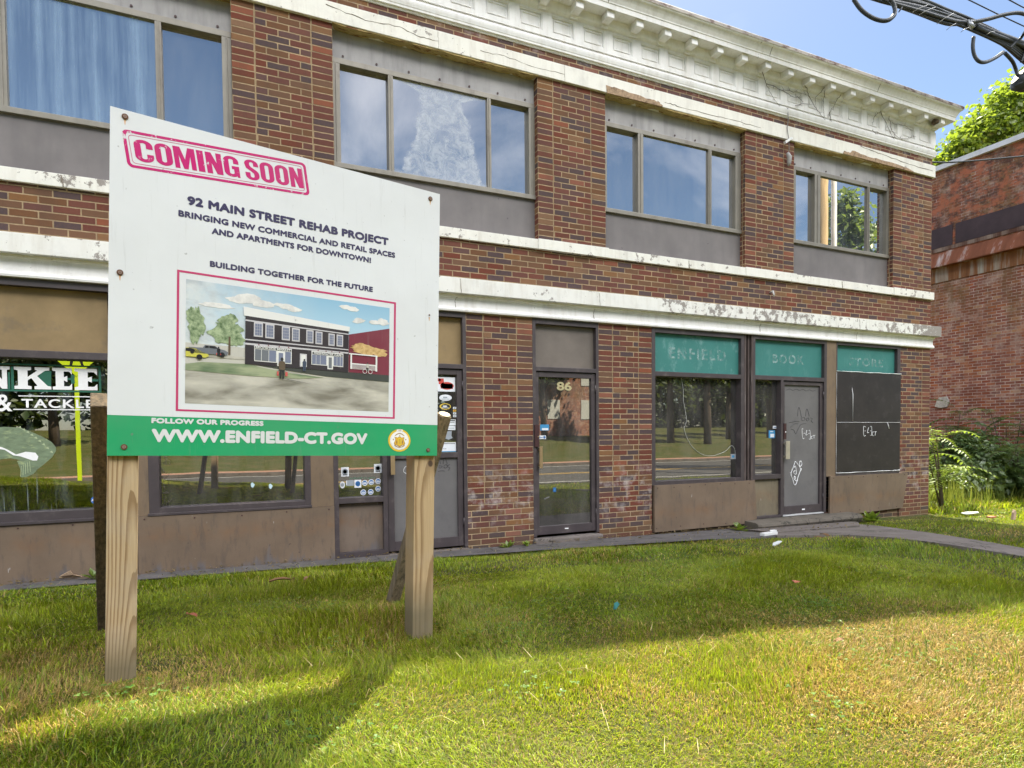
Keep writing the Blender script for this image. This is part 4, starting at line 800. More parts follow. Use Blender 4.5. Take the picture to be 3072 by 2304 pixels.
def ring(par, name, out, inn, mat, w, th=.0004):
    mb = MB(); n = len(out); 
    for k in range(n):
        j = (k+1) % n; mb.quadbox([SP(*STP(*p), w) for p in (out[k], inn[k], inn[j], out[j])], NF*th)
    return mb.build(name, mat, par)
ring(sign, 'stamp_border', rrect(0, 0, .776, .157, .020), rrect(.0125, .0115, .7635, .1455, .012), m_pink, .0006)
ring(sign, 'stamp_inner_line', rrect(.0205, .0185, .7555, .1385, .014), rrect(.0225, .0205, .7535, .1365, .0125), m_pink2, .0006)
oS = np.array(SP(*STP(0, 0), 0)); exS = np.array(SP(*STP(1, 0), 0))-oS; eyS = -(np.array(SP(*STP(0, 1), 0))-oS)
# heavy condensed capitals drawn as outline polygons in a 0..1 box, (outer, [holes])
def arc(cx, cy, rx, ry, a0, a1, n=10): return [(cx+rx*math.cos(R(a0+(a1-a0)*i/n)), cy+ry*math.sin(R(a0+(a1-a0)*i/n))) for i in range(n+1)]
def cap_ring(rx_o, ry_o, stem, capy):
    out = arc(.5, 1-ry_o, .5, ry_o, 0, 180)+arc(.5, ry_o, .5, ry_o, 180, 360)
    ri = .5-stem; inn = arc(.5, 1-capy-ri*.5, ri, ri*.5, 0, 180)+arc(.5, capy+ri*.5, ri, ri*.5, 180, 360)
    return out, inn
GL = {}
o_, i_ = cap_ring(.5, .24, .36, .15); GL['O'] = [('ring', o_, i_)]
GL['I'] = [('p', [(0, 0), (1, 0), (1, 1), (0, 1)])]
GL['N'] = [('p', [(0, 0), (.34, 0), (.34, .50), (.62, 0), (1, 0), (1, 1), (.66, 1), (.66, .52), (.36, 1), (0, 1)])]
GL['M'] = [('p', [(0, 0), (.23, 0), (.23, .62), (.40, 0), (.60, 0), (.77, .62), (.77, 0), (1, 0), (1, 1), (.68, 1), (.50, .44), (.32, 1), (0, 1)])]
GL['C'] = [('p', arc(.5, .76, .5, .24, 0, 180)+arc(.5, .24, .5, .24, 180, 360)+[(1, .37), (.64, .37)]+[(.64, .22)]+arc(.5, .20, .14, .06, 0, -180)[1:]+arc(.5, .80, .14, .06, 180, 0)+[(.64, .62), (1, .62)])]
GL['G'] = [('p', arc(.5, .76, .5, .24, 0, 180)+arc(.5, .24, .5, .24, 180, 300)+[(.80, .06), (.84, 0), (1, 0), (1, .53), (.52, .53), (.52, .38), (.65, .38), (.65, .22)]+arc(.5, .20, .15, .06, 0, -180)[1:]+arc(.5, .80, .15, .06, 180, 0)+[(.65, .64), (1, .64)])]
GL['S'] = [('p', arc(.5, .78, .5, .22, 0, 200, 9)+[(.10, .56), (.40, .44), (.62, .33), (.64, .22)]+arc(.5, .19, .14, .06, 0, -180, 6)[1:]+[(.36, .36), (0, .36), (0, .24)]+arc(.5, .22, .5, .22, 180, 360, 9)+[(1, .30), (.96, .40), (.80, .50), (.46, .63), (.36, .72), (.36, .80)]+arc(.5, .82, .14, .06, 180, 0, 6)[1:]+[(.64, .68), (1, .68)])]
def glyph(mb, ch, a0, a1, b0, b1, w, th=.0005):
    T = lambda p: Vector(oS+exS*(a0+(a1-a0)*p[0])-eyS*(b1-(b1-b0)*p[1]))+NF*w
    for g in GL[ch]:
        if g[0] == 'p': mb.quadbox([T(p) for p in g[1]], NF*th)
        else:
            n = len(g[1])
            for k in range(n): j = (k+1) % n; mb.quadbox([T(p) for p in (g[1][k], g[2][k], g[2][j], g[1][j])], NF*th)
mb = MB()
for ch, a0, a1 in (('C', .036, .107), ('O', .114, .180), ('M', .187, .273), ('I', .281, .308), ('N', .317, .384), ('G', .391, .457), ('S', .483, .545), ('O', .552, .614), ('O', .621, .683), ('N', .690, .752)): glyph(mb, ch, a0, a1, .032, .126, .0006)
mb.build('stamp_lettering', m_pink, sign)
# picture of the finished building
def PR(u0, v0, u1, v1): return [(u0, v0), (u1, v0), (u1, v1), (u0, v1)]
pf = MB()
for q in (PR(.257, .202, .2665, .839), PR(1.3, .202, 1.311, .839), PR(.2665, .202, 1.3, .2105), PR(.2665, .8295, 1.3, .839)): pf.quadbox([SP(a, b, .0006) for a, b in q], NF*.0005)
pf.build('picture_border', m_pink2, sign)
def psky():
    t = NT('printed_sky'); p = t.pos(); P = t.n('ShaderNodeSeparateXYZ', {0: p})
    g_ = t.n('ShaderNodeMapRange', {'Value': P.outputs[2], 'From Min': 1.68, 'From Max': 1.93}).outputs[0]
    c = t.ramp(g_, [(0, (.52, .58, .60)), (.5, (.33, .50, .62)), (1, (.20, .38, .53))])
    l = t.n('ShaderNodeMapRange', {'Value': P.outputs[0], 'From Min': -.2, 'From Max': .30, 'To Min': .95, 'To Max': 0.}).outputs[0]
    n = t.noise(p, 9, 8, .62); n2 = t.noise(t.scalev(p, (14, 14, 22)), 1, 7, .6)
    c = t.mix(t.math('MULTIPLY', l, t.ramp(n, [(.35, .4), (.6, 1.)])), c, (.60, .60, .58))
    c = t.mix(t.math('MULTIPLY', l, t.ramp(n2, [(.45, 0.), (.62, .75)])), c, (.34, .36, .38))
    return t.out(t.bsdf(c, .42, 0, None, .4))
def pcloud():
    t = NT('printed_cloud'); n = t.noise(t.pos(), 16, 7, .65); c = t.ramp(n, [(.35, (.44, .43, .42)), (.6, (.68, .66, .63))]); return t.out(t.bsdf(c, .42))
def pground():
    t = NT('printed_ground'); p = t.pos(); n = t.noise(t.scalev(p, (4.5, 4.5, 16)), 1.1, 5, .5, .4)
    c = t.ramp(n, [(.34, (.17, .155, .12)), (.47, (.34, .32, .27)), (.62, (.50, .47, .40))])
    c = t.mix(t.ramp(t.noise(p, 30, 4), [(.4, 0.), (.7, .15)]), c, (.26, .25, .22)); return t.out(t.bsdf(c, .42))
def pgrass():
    t = NT('printed_lawn'); n = t.noise(t.scalev(t.pos(), (5, 5, 26)), 1.2, 5, .55); c = t.ramp(n, [(.38, (.10, .15, .075)), (.6, (.30, .33, .20))]); return t.out(t.bsdf(c, .42))
def pleaf(n_, a, b, s=60):
    t = NT(n_); n = t.noise(t.pos(), s, 6, .7); return t.out(t.bsdf(t.ramp(n, [(.35, a), (.62, b)]), .42))
PMt = [psky(), pcloud(), pground(), pgrass(), pleaf('printed_leaves', (.07, .12, .045), (.34, .41, .24)), pleaf('printed_orange_leaves', (.36, .22, .07), (.60, .41, .18)), print_mat('printed_dark_brick', (.026, .020, .026)), print_mat('printed_trim', (.50, .48, .50)),
       print_mat('printed_window', (.16, .18, .26)), print_mat('printed_red_wall', (.17, .025, .045), 0, .3), print_mat('printed_shadow', (.045, .05, .045)), print_mat('printed_yellow', (.50, .46, .08)), print_mat('printed_grey', (.14, .15, .17)), print_mat('printed_black', (.02, .02, .022)), print_mat('printed_skin', (.33, .19, .13)), print_mat('printed_white', (.68, .67, .65)), print_mat('printed_red_bag', (.50, .09, .08)), print_mat('printed_brown_coat', (.10, .07, .045)), print_mat('printed_pale_ground', (.47, .45, .40)), print_mat('printed_jeans', (.045, .06, .10))]
pic = MB(); lay = [.0006]
def pp(pts, mi, step=0):
    pic.quadbox([SP(a, b, lay[0]) for a, b in pts], NF*.0004, mi)
def nextlayer(): lay[0] += .0005
def blob(u, v, ru, rv, n=26, j=.22, seed=0):
    rr = random.Random(seed); ph = [rr.uniform(0, 6.28) for _ in range(4)]
    return [(u+ru*math.cos(2*math.pi*i/n)*(1+j*math.sin(3*2*math.pi*i/n+ph[0])*.5+j*math.sin(7*2*math.pi*i/n+ph[1])*.4+rr.uniform(-j, j)*.4), v+rv*math.sin(2*math.pi*i/n)*(1+j*math.sin(4*2*math.pi*i/n+ph[2])*.5+rr.uniform(-j, j)*.5)) for i in range(n)]
U0, U1, V0, V1 = .2935, 1.274, .2385, .8025
pp(PR(U0, .515, U1, V1), 0); pp(PR(U0, V0, U1, .4199), 2); pp(PR(U0, .42, U1, .515), 18); nextlayer()
for i, (u, v, a, b) in enumerate(((.56, .752, .055, .022), (.62, .735, .055, .018), (.51, .738, .05, .014), (.735, .737, .04, .013), (.77, .728, .035, .012), (.70, .742, .025, .008), (1.03, .775, .03, .011), (1.07, .770, .03, .013), (1.105, .715, .03, .012), (1.09, .706, .022, .008), (1.19, .715, .03, .012), (1.235, .722, .034, .018), (.42, .70, .07, .012))): pp(blob(u, v, a, b, 22, .2, i), 1); lay[0] += .00003
nextlayer()
pp([(U0, .418), (.36, .432), (.55, .438), (.75, .41), (.92, .400), (.80, .385), (.55, .383), (U0, .39)], 3); pp([(.60, .436), (1.05, .436), (1.274, .437), (1.274, .400), (.93, .406), (.78, .418)], 10); pp([(U0, .47), (.545, .47), (.545, .458), (U0, .452)], 2)
pp([(1.049, .437), (1.274, .437), (1.274, .691), (1.049, .634)], 9); nextlayer()
for u, v, a, b, s in ((.336, .60, .034, .075, 3), (.315, .64, .022, .035, 4), (.47, .575, .072, .055, 5), (.475, .63, .04, .036, 6), (.50, .55, .04, .03, 7)):
    q = [(max(a_, U0+.001), b_) for a_, b_ in blob(u, v, a, b, 34, .3, s)]; pp(q, 4); lay[0] += .00003
pp(PR(.472, .475, .481, .56), 17); nextlayer()
for u, v, a, b, s in ((1.15, .562, .09, .024, 8), (1.12, .58, .05, .014, 9), (1.22, .553, .04, .022, 10)): pp(blob(u, v, a, b, 30, .25, s), 5); lay[0] += .00003
# the building in the picture
pp([(.545, .437), (1.047, .4355), (1.047, .650), (.545, .668)], 6); pp([(.538, .668), (1.052, .650), (1.054, .674), (.536, .710)], 15); nextlayer()
for a, b, c, d in ((.643, .650, .632, .637), (.552, .558, .551, .556), (.530, .539, .533, .540)): pp([(.545, a), (1.047, c), (1.047, d), (.545, b)], 7)
lay[0] += .0001
for u0, v1, u1, v0 in ((.583, .642, .624, .573), (.635, .641, .677, .571), (.712, .638, .751, .570), (.760, .635, .798, .569), (.830, .634, .866, .568), (.876, .631, .911, .567), (.942, .628, .974, .566), (.984, .627, 1.018, .566)):
    pp(PR(u0, v0, u1, v1), 7)
pp(PR(.586, .455, .760, .530), 15); pp(PR(.857, .461, 1.020, .531), 15); pp(PR(.800, .446, .834, .511), 7)
nextlayer()
for u0, v1, u1, v0 in ((.583, .642, .624, .573), (.635, .641, .677, .571), (.712, .638, .751, .570), (.760, .635, .798, .569), (.830, .634, .866, .568), (.876, .631, .911, .567), (.942, .628, .974, .566), (.984, .627, 1.018, .566)):
    w_, h_ = (u1-u0-.010)/3, (v1-v0-.012)/4
    for i in range(3):
        for j in range(4): pp(PR(u0+.005+i*w_+.0007, v0+.006+j*h_+.0007, u0+.005+(i+1)*w_-.0007, v0+.006+(j+1)*h_-.0007), 8)
for a, b in ((.589, .617), (.6195, .651), (.6535, .686), (.729, .756)): pp(PR(a, .459, b, .513), 12 if a < .65 else 8)
for a, b in ((.860, .879), (.881, .900), (.902, .932), (.970, .986), (.988, 1.003), (1.005, 1.017)): pp(PR(a, .465, b, .512), 8)
pp(PR(.692, .440, .725, .511), 15); pp(PR(.938, .444, .966, .511), 15); pp(PR(.589, .516, .757, .527), 13); pp(PR(.862, .514, 1.016, .526), 13)
pp(PR(.806, .45, .828, .505), 15)
for u in (.606, .65, .70, .745): pp([(u-.004, .533), (u+.004, .533), (u, .540)], 9)
for u in (.89, .93, .96, 1.0): pp([(u-.004, .5325), (u+.004, .5325), (u, .540)], 9)
nextlayer()
pp(PR(.698, .447, .719, .505), 8); pp(PR(.944, .45, .960, .505), 12)
# pergola and rail
pp(PR(1.050, .531, 1.206, .537), 15); pp(PR(1.058, .455, 1.066, .531), 15); pp(PR(1.196, .452, 1.205, .531), 15); pp(PR(1.066, .480, 1.196, .486), 15)
for i in range(22): pp(PR(1.067+i*.006, .455, 1.0695+i*.006, .48), 15)
# cars
pp([(.306, .470), (.466, .470), (.470, .486), (.455, .494), (.432, .498), (.415, .510), (.372, .510), (.364, .497), (.306, .495)], 12); pp([(U0, .452), (.375, .452), (.389, .460), (.386, .468), (.360, .478), (.335, .490), (.312, .493), (U0, .491)], 11)
nextlayer()
pp([(.372, .498), (.388, .498), (.388, .508), (.375, .508)], 13); pp([(.391, .498), (.428, .498), (.414, .508), (.391, .508)], 13); pp([(U0, .476), (.335, .476), (.325, .487), (.312, .490), (U0, .489)], 13)
for u, v, r_ in ((.350, .453, .0125), (.445, .471, .012), (.32, .473, .008)): pp([(u+r_*math.cos(i*math.pi/6), v+r_*math.sin(i*math.pi/6)) for i in range(12)], 13)
# people and a rider
def pman(u, v0, h, coat, legs, bags=False):
    w = h*.15; pp([(u-w*.9, v0+h*.42), (u+w*.9, v0+h*.42), (u+w*1.05, v0+h*.70), (u+w*.7, v0+h*.82), (u-w*.7, v0+h*.82), (u-w*1.05, v0+h*.70)], coat); pp([(u-w*.7, v0), (u-w*.15, v0), (u-w*.02, v0+h*.42), (u-w*.8, v0+h*.42)], legs); pp([(u+w*.15, v0), (u+w*.65, v0), (u+w*.8, v0+h*.42), (u+w*.04, v0+h*.42)], legs)
    pp([(u+w*.45*math.cos(i*math.pi/5), v0+h*.91+h*.085*math.sin(i*math.pi/5)) for i in range(10)], 13)
    if bags: pp(PR(u-w*1.5, v0+h*.14, u-w*.95, v0+h*.34), 16); pp(PR(u+w*1.0, v0+h*.14, u+w*1.7, v0+h*.34), 16)
pman(.714, .378, .106, 17, 13, True); pman(.822, .424, .062, 19, 19); pman(.430, .462, .046, 13, 13, True); pman(1.151, .447, .05, 18, 13)
pp([(.716, .380), (.74, .379), (.858, .361), (.80, .368)], 10)
nextlayer()
for u in (1.136, 1.166):
    n = 14
    for i in range(n): a, b = 2*math.pi*i/n, 2*math.pi*(i+1)/n; pp([(u+.012*math.cos(a), .448+.012*math.sin(a)), (u+.012*math.cos(b), .448+.012*math.sin(b)), (u+.010*math.cos(b), .448+.010*math.sin(b)), (u+.010*math.cos(a), .448+.010*math.sin(a))], 15)
pict = pic.build('picture', PMt, sign)
lw = lay[0]+.0003
text_mesh('lettering', 'BROOKSIDE MARKET', (.592, .5165, .755, .5265), FS(lw), PMt[15], sign, .02); text_mesh('lettering', 'FRESHWATER CAFE', (.868, .5145, 1.010, .5245), FS(lw), PMt[15], sign, .03)
# town seal
m_seal_y = print_mat('seal_yellow', (.66, .46, .03)); m_seal_w = print_mat('seal_white', (.76, .74, .72)); m_seal_b = print_mat('seal_brown', (.30, .16, .05)); m_seal_o = print_mat('seal_orange', (.62, .36, .03)); m_seal_g = print_mat('seal_grey', (.58, .58, .60))
sl = MB(); cu_, cv_ = 1.340, .084
def sdisc(r, mi, w, n=40): sl.quadbox([SP(cu_+r*math.cos(2*math.pi*i/n), cv_+r*.94*math.sin(2*math.pi*i/n), w) for i in range(n)], NF*.0003, mi)
for r_, mi, w in ((.0665, 2, .0006), (.065, 0, .0009), (.0565, 3, .0012), (.055, 1, .0015), (.0515, 4, .0018), (.050, 1, .0021)): sdisc(r_, mi, w)
def SQ(pts, mi, w): sl.quadbox([SP(cu_+a*.065, cv_+b*.061, w) for a, b in pts], NF*.0003, mi)
shield = [(-.30, .30), (-.18, .24), (-.08, .32), (0, .34), (.08, .32), (.18, .24), (.30, .30), (.42, .24), (.36, .1), (.40, -.05), (.48, -.22), (.42, -.38), (.25, -.42), (.12, -.48), (0, -.56), (-.12, -.48), (-.25, -.42), (-.42, -.38), (-.48, -.22), (-.40, -.05), (-.36, .1), (-.42, .24)]
SQ([(a*1.07, b*1.07-.005) for a, b in shield], 2, .0024); SQ([(a*.97, b*.97) for a, b in shield], 3, .0027)
SQ([(-.14, .22), (.14, .22), (.17, -.02), (.11, -.40), (-.11, -.40), (-.17, -.02)], 0, .0030)
for s in (-1, 1): SQ([(s*.27, .05), (s*.33, -.15), (s*.29, -.30), (s*.23, -.30), (s*.20, -.12)], 2, .0030); SQ([(s*.56+.09*(1 if i % 2 == 0 else .42)*math.sin(i*math.pi/5), .08+.09*(1 if i % 2 == 0 else .42)*math.cos(i*math.pi/5)) for i in range(10)], 2, .0024); SQ([(s*.30, .46), (s*.45, .38), (s*.40, .48), (s*.27, .56)], 2, .0024)
for a0, a1, r0, r1, dy in ((52, 128, .44, .52, .14), (225, 315, .60, .68, .02)):
    for i in range(10):
        t0, t1 = R(a0+(a1-a0)*i/10), R(a0+(a1-a0)*(i+1)/10); SQ([(r0*math.cos(t0), r0*math.sin(t0)+dy), (r1*math.cos(t0), r1*math.sin(t0)+dy), (r1*math.cos(t1), r1*math.sin(t1)+dy), (r0*math.cos(t1), r0*math.sin(t1)+dy)], 2, .0024)
for y in (.10, .02, -.08, -.18, -.28): SQ([(-.09, y), (.09, y), (.07, y-.03), (-.07, y-.03)], 2, .0033)
SQ([(-.05, .46), (.05, .46), (.03, .38), (-.03, .38)], 2, .0024); SQ([(-.30, .82), (.30, .82), (.24, 1.0), (-.24, 1.0)], 1, .0024)
sl.build('town_seal', [m_seal_y, m_seal_w, m_seal_b, m_seal_o, m_seal_g], sign)
text_mesh('lettering', '1683', (cu_-.011, cv_+.0535, cu_+.011, cv_+.0595), FS(.0028), m_seal_b, sign, .02)
# screws
m_rust = M('rust', (.11, .05, .025), .8, .3, 90); m_rusts = M('rust_streak', (.52, .30, .15), .7, .3, 30)
for u, v, big in ((.054, 1.463, 1), (1.511, 1.452, 1), (.041, .789, 1), (1.513, .796, .35), (.062, .038, 1), (1.514, .032, .9)):
    mb = MB(); n = 16; rr = .0125*big
    mb.quadbox([SP(u+rr*math.cos(2*math.pi*i/n), v+rr*math.sin(2*math.pi*i/n), .0006) for i in range(n)], NF*.003, 0); mb.quadbox([SP(u+rr*.6*math.cos(2*math.pi*i/n), v+rr*.6*math.sin(2*math.pi*i/n), .0036) for i in range(n)], NF*.002, 1)
    mb.quadbox([SP(u+rr*.2*math.cos(2*math.pi*i/4), v+rr*.2*math.sin(2*math.pi*i/4), .0056) for i in range(4)], NF*.0004, 0)
    if v > .2: mb.quadbox([SP(a, b, .0006) for a, b in ((u-.004, v-.012), (u+.004, v-.012), (u+.001, v-.035), (u-.001, v-.033))], NF*.0002, 2)
    mb.build('screw', [m_rust, M('screw_head', (.20, .13, .10), .6), m_rusts], sign)
# timber posts and braces
def wood(name, light, dark, k=1.0, seed=0.0, axis=(0, 0, 0), green=0.0, knot=None):
    """plain-sawn timber: growth rings around a slightly tilted heart axis, cut by the face"""
    t = NT(name); p = t.pos(); P = t.n('ShaderNodeSeparateXYZ', {0: p})
    z = t.math('ADD', P.outputs[2], seed)
    wz = t.math('MULTIPLY', t.math('SUBTRACT', t.noise(t.n('ShaderNodeCombineXYZ', {0: seed, 1: seed, 2: z}).outputs[0], .55*k, 1, .5), .5), .07)
    cx = t.math('SUBTRACT', t.math('SUBTRACT', P.outputs[0], axis[0]), wz)
    cy = t.math('SUBTRACT', t.math('SUBTRACT', P.outputs[1], axis[1]), t.math('ADD', t.math('MULTIPLY', z, .045), t.math('MULTIPLY', t.math('SUBTRACT', t.noise(t.n('ShaderNodeCombineXYZ', {0: 3.+seed, 1: 1., 2: z}).outputs[0], .8*k, 1, .5), .5), .13)))
    r = t.math('SQRT', t.math('ADD', t.math('MULTIPLY', cx, cx), t.math('MULTIPLY', cy, cy)))
    r = t.math('ADD', r, t.math('MULTIPLY', t.noise(t.scalev(p, (30, 30, 4)), 1, 4, .6), .004))
    w = t.math('FRACT', t.math('MULTIPLY', r, 120.))
    c = t.ramp(w, [(0., light), (.45, light), (.82, dark), (.97, dark), (1., light)])
    f = t.noise(t.scalev(p, (260, 260, 5)), 1, 4, .65); c = t.mix(t.ramp(f, [(.35, 0.), (.75, .35)]), c, [q*.6 for q in dark])
    bl = t.noise(p, 5, 5, .6); c = t.mix(t.ramp(bl, [(.45, 0.), (.7, .3)]), c, (.36, .33, .28))
    foot = t.n('ShaderNodeMapRange', {'Value': t.math('ADD', P.outputs[2], t.math('MULTIPLY', bl, .10)), 'From Min': .76, 'From Max': .62, 'To Min': 0., 'To Max': .75}).outputs[0]
    c = t.mix(foot, c, (.11, .095, .055))
    if green: c = t.mix(t.math('MULTIPLY', t.ramp(t.noise(p, 14, 6, .7), [(.4, 0.), (.65, 1.)]), green), c, (.10, .10, .055))
    if knot:
        d = t.n('ShaderNodeVectorMath', {0: t.scalev(t.n('ShaderNodeVectorMath', {0: p, 1: tuple(knot)}, operation='SUBTRACT').outputs[0], (1, 1, .8))}, operation='LENGTH').outputs['Value']
        c = t.mix(t.n('ShaderNodeMapRange', {'Value': d, 'From Min': .014, 'From Max': .009}).outputs[0], c, (.07, .045, .03))
    return t.out(t.bsdf(c, .8, 0, t.bump(t.math('ADD', f, w), .25, .002), .25))
def post(name, u0, u1, vtop, z0, mat, par, depth=.089):
    a = SP(u0, 0, -.0195); b = SP(u1, 0, -.0195); dz = EZ/EZ.z
    top = [SP(u0, vtop, -.0195), SP(u1, vtop, -.0195)]
    bot = [a+dz*(z0-a.z), b+dz*(z0-b.z)]
    mb = MB(); q = [bot[0], bot[1], top[1], top[0]]; mb.quadbox(q, -NF*depth); return mb.build(name, mat, par, bevel=.004)
pl = SP(.058, 0); pr = SP(1.506, 0)
post('post', .001, .117, 1.40, .30, wood('pine_post_wide_grain', (.43, .315, .185), (.235, .15, .075), 1., 0., (pl.x+.012, pl.y+.02, 0)), sign)
post('post', 1.444, 1.571, 1.40, .25, wood('pine_post_fine_grain', (.42, .30, .17), (.25, .16, .08), 1.2, 4., (pr.x-.008, pr.y+.01, 0), 0, SP(1.543, -.045, -.0195)), sign)
mb = MB(); kq = SP(1.543, -.045, -.0195)
def brace(p0, p1, w, d, mat, name, cut=False):
    p0, p1 = Vector(p0), Vector(p1); ax = (p1-p0).normalized(); s = Vector((1, .17, 0)); s = (s-ax*s.dot(ax)).normalized(); n = ax.cross(s)
    mb = MB(); c0 = [p0+s*a*w+n*b*d for a, b in ((-.5, -.5), (.5, -.5), (.5, .5), (-.5, .5))]; mb.quadbox(c0, p1-p0); return mb.build(name, mat, sign, bevel=.004)
brace((-.60, -3.28, .30), (-.452, -4.09, 1.495), .05, .09, M('old_brace_dark', (.10, .070, .042), .9, .5, 2.2, (.045, .035, .022), .8, 2.5, bump=.6, stretch=(30, 30, 1.6), thresh=.5), 'brace')
brace((.715, -3.30, .30), (.886, -3.87, 1.455), .058, .05, M('old_brace', (.20, .155, .10), .9, .45, 2.2, (.075, .065, .04), .8, 2.5, bump=.6, stretch=(30, 30, 1.6), thresh=.5), 'brace')
mb = MB(); ctr = Vector((.888, -3.87, 1.4565)); 
ax = Vector((.153, -.57, 1.155)).normalized()
mb.tube([ctr-ax*.002, ctr+ax*.003], .028, 12); mb.build('brace_cut_end', M('fresh_cut', (.62, .52, .38), .9, .1, 40), sign)
# ================================================================== old brick building next door
old = thing('old_brick_building', 'weathered red brick side wall with rust-stained band and white coping next door', 'building')
XN = 17.5
mb = MB(); mb.box(XN, XN+10, -.5, 15, -.4, 8.40, 0, .02, 0)
mb.build('brick_wall', [m_oldbrick], old)
mb = MB(); mb.box(XN-.10, XN+.35, -.6, 15.1, 8.40, 8.53); mb.build('coping', M('white_coping', (.62, .63, .66), .5), old)
def streak_mat(name, base, rust, sc, th=.5):
    t = NT(name); p = t.pos(); n = t.noise(t.scalev(p, (1, sc, .35)), 1.2, 7, .66); c = t.ramp(n, [(th-.1, base), (th+.08, rust), (th+.3, [q*.6 for q in rust])])
    return t.out(t.bsdf(c, .85, 0, t.bump(n, .3, .01), .2))
mb = MB(); mb.box(XN-.03, XN+.1, -.5, 15, 5.39, 5.80); mb.build('concrete_band', streak_mat('stained_concrete', (.36, .36, .31), (.22, .10, .045), 4.6, .47), old)
mb = MB(); mb.quadbox([(XN-.22, -.52, 5.79), (XN-.22, 15, 5.79), (XN-.0, 15, 6.20), (XN-.0, -.52, 6.20)], (.03, 0, 0)); mb.box(XN-.22, XN-.02, -.52, 15, 5.775, 5.80); mb.build('rusted_flashing', streak_mat('rusted_sheet', (.62, .60, .56), (.23, .085, .045), 2.2, .40), old)
mb = MB(); mb.box(XN-.02, XN+.1, -.5, 3.45, 6.33, 6.86); mb.box(XN-.02, XN+.1, 3.53, 15, 6.33, 6.86); mb.box(XN-.025, XN+.1, -.5, 15, 6.22, 6.32, 1); mb.build('tarred_panel', [M('dark_tar', (.05, .032, .036), .7, .3, 2), streak_mat('stained_ledge', (.26, .20, .16), (.10, .05, .035), 3)], old)
mb = MB(); b = blob_pts = [(XN-.05, 3.91, 2.02), (XN-.05, 3.78, 1.98), (XN-.05, 3.60, 2.0), (XN-.05, 3.55, 2.15), (XN-.05, 3.62, 2.28), (XN-.05, 3.80, 2.27), (XN-.05, 3.86, 2.18)]
mb.quadbox(b, (.08, 0, 0)); mb.build('plaster_patch', M('pale_plaster', (.48, .46, .42), .95, .3, 12, bump=.8), old)
# ================================================================== ground
def grid_z(xs, ys, f, name, mat, kind='structure', dz=0.0):
    nx, ny = len(xs), len(ys); V = np.array([(x, y, f(x, y)+dz) for y in ys for x in xs]); I = np.arange(nx*ny).reshape(ny, nx)
    F = np.stack([I[:-1, :-1], I[:-1, 1:], I[1:, 1:], I[1:, :-1]], -1).reshape(-1, 4); o = npmesh(name, V, F, mat, smooth=True); o['kind'] = kind; return o
def lawn_mat():
    t = NT('lawn_soil'); p = t.pos(); a = t.noise(p, 1.1, 5, .6); b = t.noise(p, 26, 6, .7); c = t.noise(p, 6, 5, .6)
    col = t.ramp(b, [(.30, (.030, .042, .012)), (.5, (.065, .085, .02)), (.66, (.15, .13, .05))])
    col = t.mix(t.ramp(a, [(.45, 0.), (.65, .6)]), col, (.15, .115, .055)); col = t.mix(t.ramp(c, [(.5, 0.), (.7, .4)]), col, (.07, .10, .025))
    return t.out(t.bsdf(col, .95, 0, t.bump(b, 1., .03), .1))
m_lawn = lawn_mat()
xs = np.unique(np.concatenate([np.arange(-5, 19, .3), np.arange(-70, -5, 4), np.arange(19, 110, 4)])); ys = np.unique(np.concatenate([np.arange(-9, 6, .3), np.arange(-80, -9, 1.5), np.arange(6, 90, 4)]))
ground = grid_z(xs, ys, gz, 'ground', m_lawn)
def sheet(name, pts, mat, h, sub=.35, thick=.0):
    """flat slab polygon draped on the ground"""
    bm = bmesh.new(); vs = [bm.verts.new((x, y, 0)) for x, y in pts]; bm.faces.new(vs)
    bmesh.ops.triangulate(bm, faces=bm.faces[:])
    for _ in range(3): bmesh.ops.subdivide_edges(bm, edges=[e for e in bm.edges if e.calc_length() > sub], cuts=1, use_grid_fill=True)
    for v in bm.verts: v.co.z = gz(v.co.x, v.co.y)+h
    bm.normal_update()
    if bm.faces[:][0].normal.z < 0: bmesh.ops.reverse_faces(bm, faces=bm.faces[:])
    r = bmesh.ops.extrude_face_region(bm, geom=bm.faces[:])
    top = [g for g in r['geom'] if isinstance(g, bmesh.types.BMVert)]
    for v in [v for v in bm.verts if v not in set(top)]: v.co.z -= .12
    bmesh.ops.recalc_face_normals(bm, faces=bm.faces[:])
    me = bpy.data.meshes.new(name); bm.to_mesh(me); bm.free(); me.materials.append(mat); o = bpy.data.objects.new(name, me); COL.objects.link(o); o['kind'] = 'structure'; return o
sheet('path', [(-3.4, -.02), (-3.4, -.42), (-1, -.40), (.8, -.62), (2.3, -.34), (4.2, -.50), (4.9, -1.30), (5.6, -1.50), (6.1, -1.30), (6.4, -.02)], m_strip, .022)
sheet('path_slab', [(6.40, -.30), (5.85, -1.22), (7.55, -1.13), (8.35, -.52), (8.45, -.30)], m_conc, .045)
sheet('walkway', [(5.62, -1.52), (5.86, -1.24), (7.52, -1.15), (8.0, -.80), (7.86, -1.1), (7.45, -1.85), (7.15, -2.6), (6.92, -3.35), (6.5, -5.2), (6.0, -8.8), (5.45, -8.8), (5.95, -5.2), (6.35, -3.55), (6.42, -2.9), (6.42, -2.30), (6.25, -1.85)], m_conc, .03)
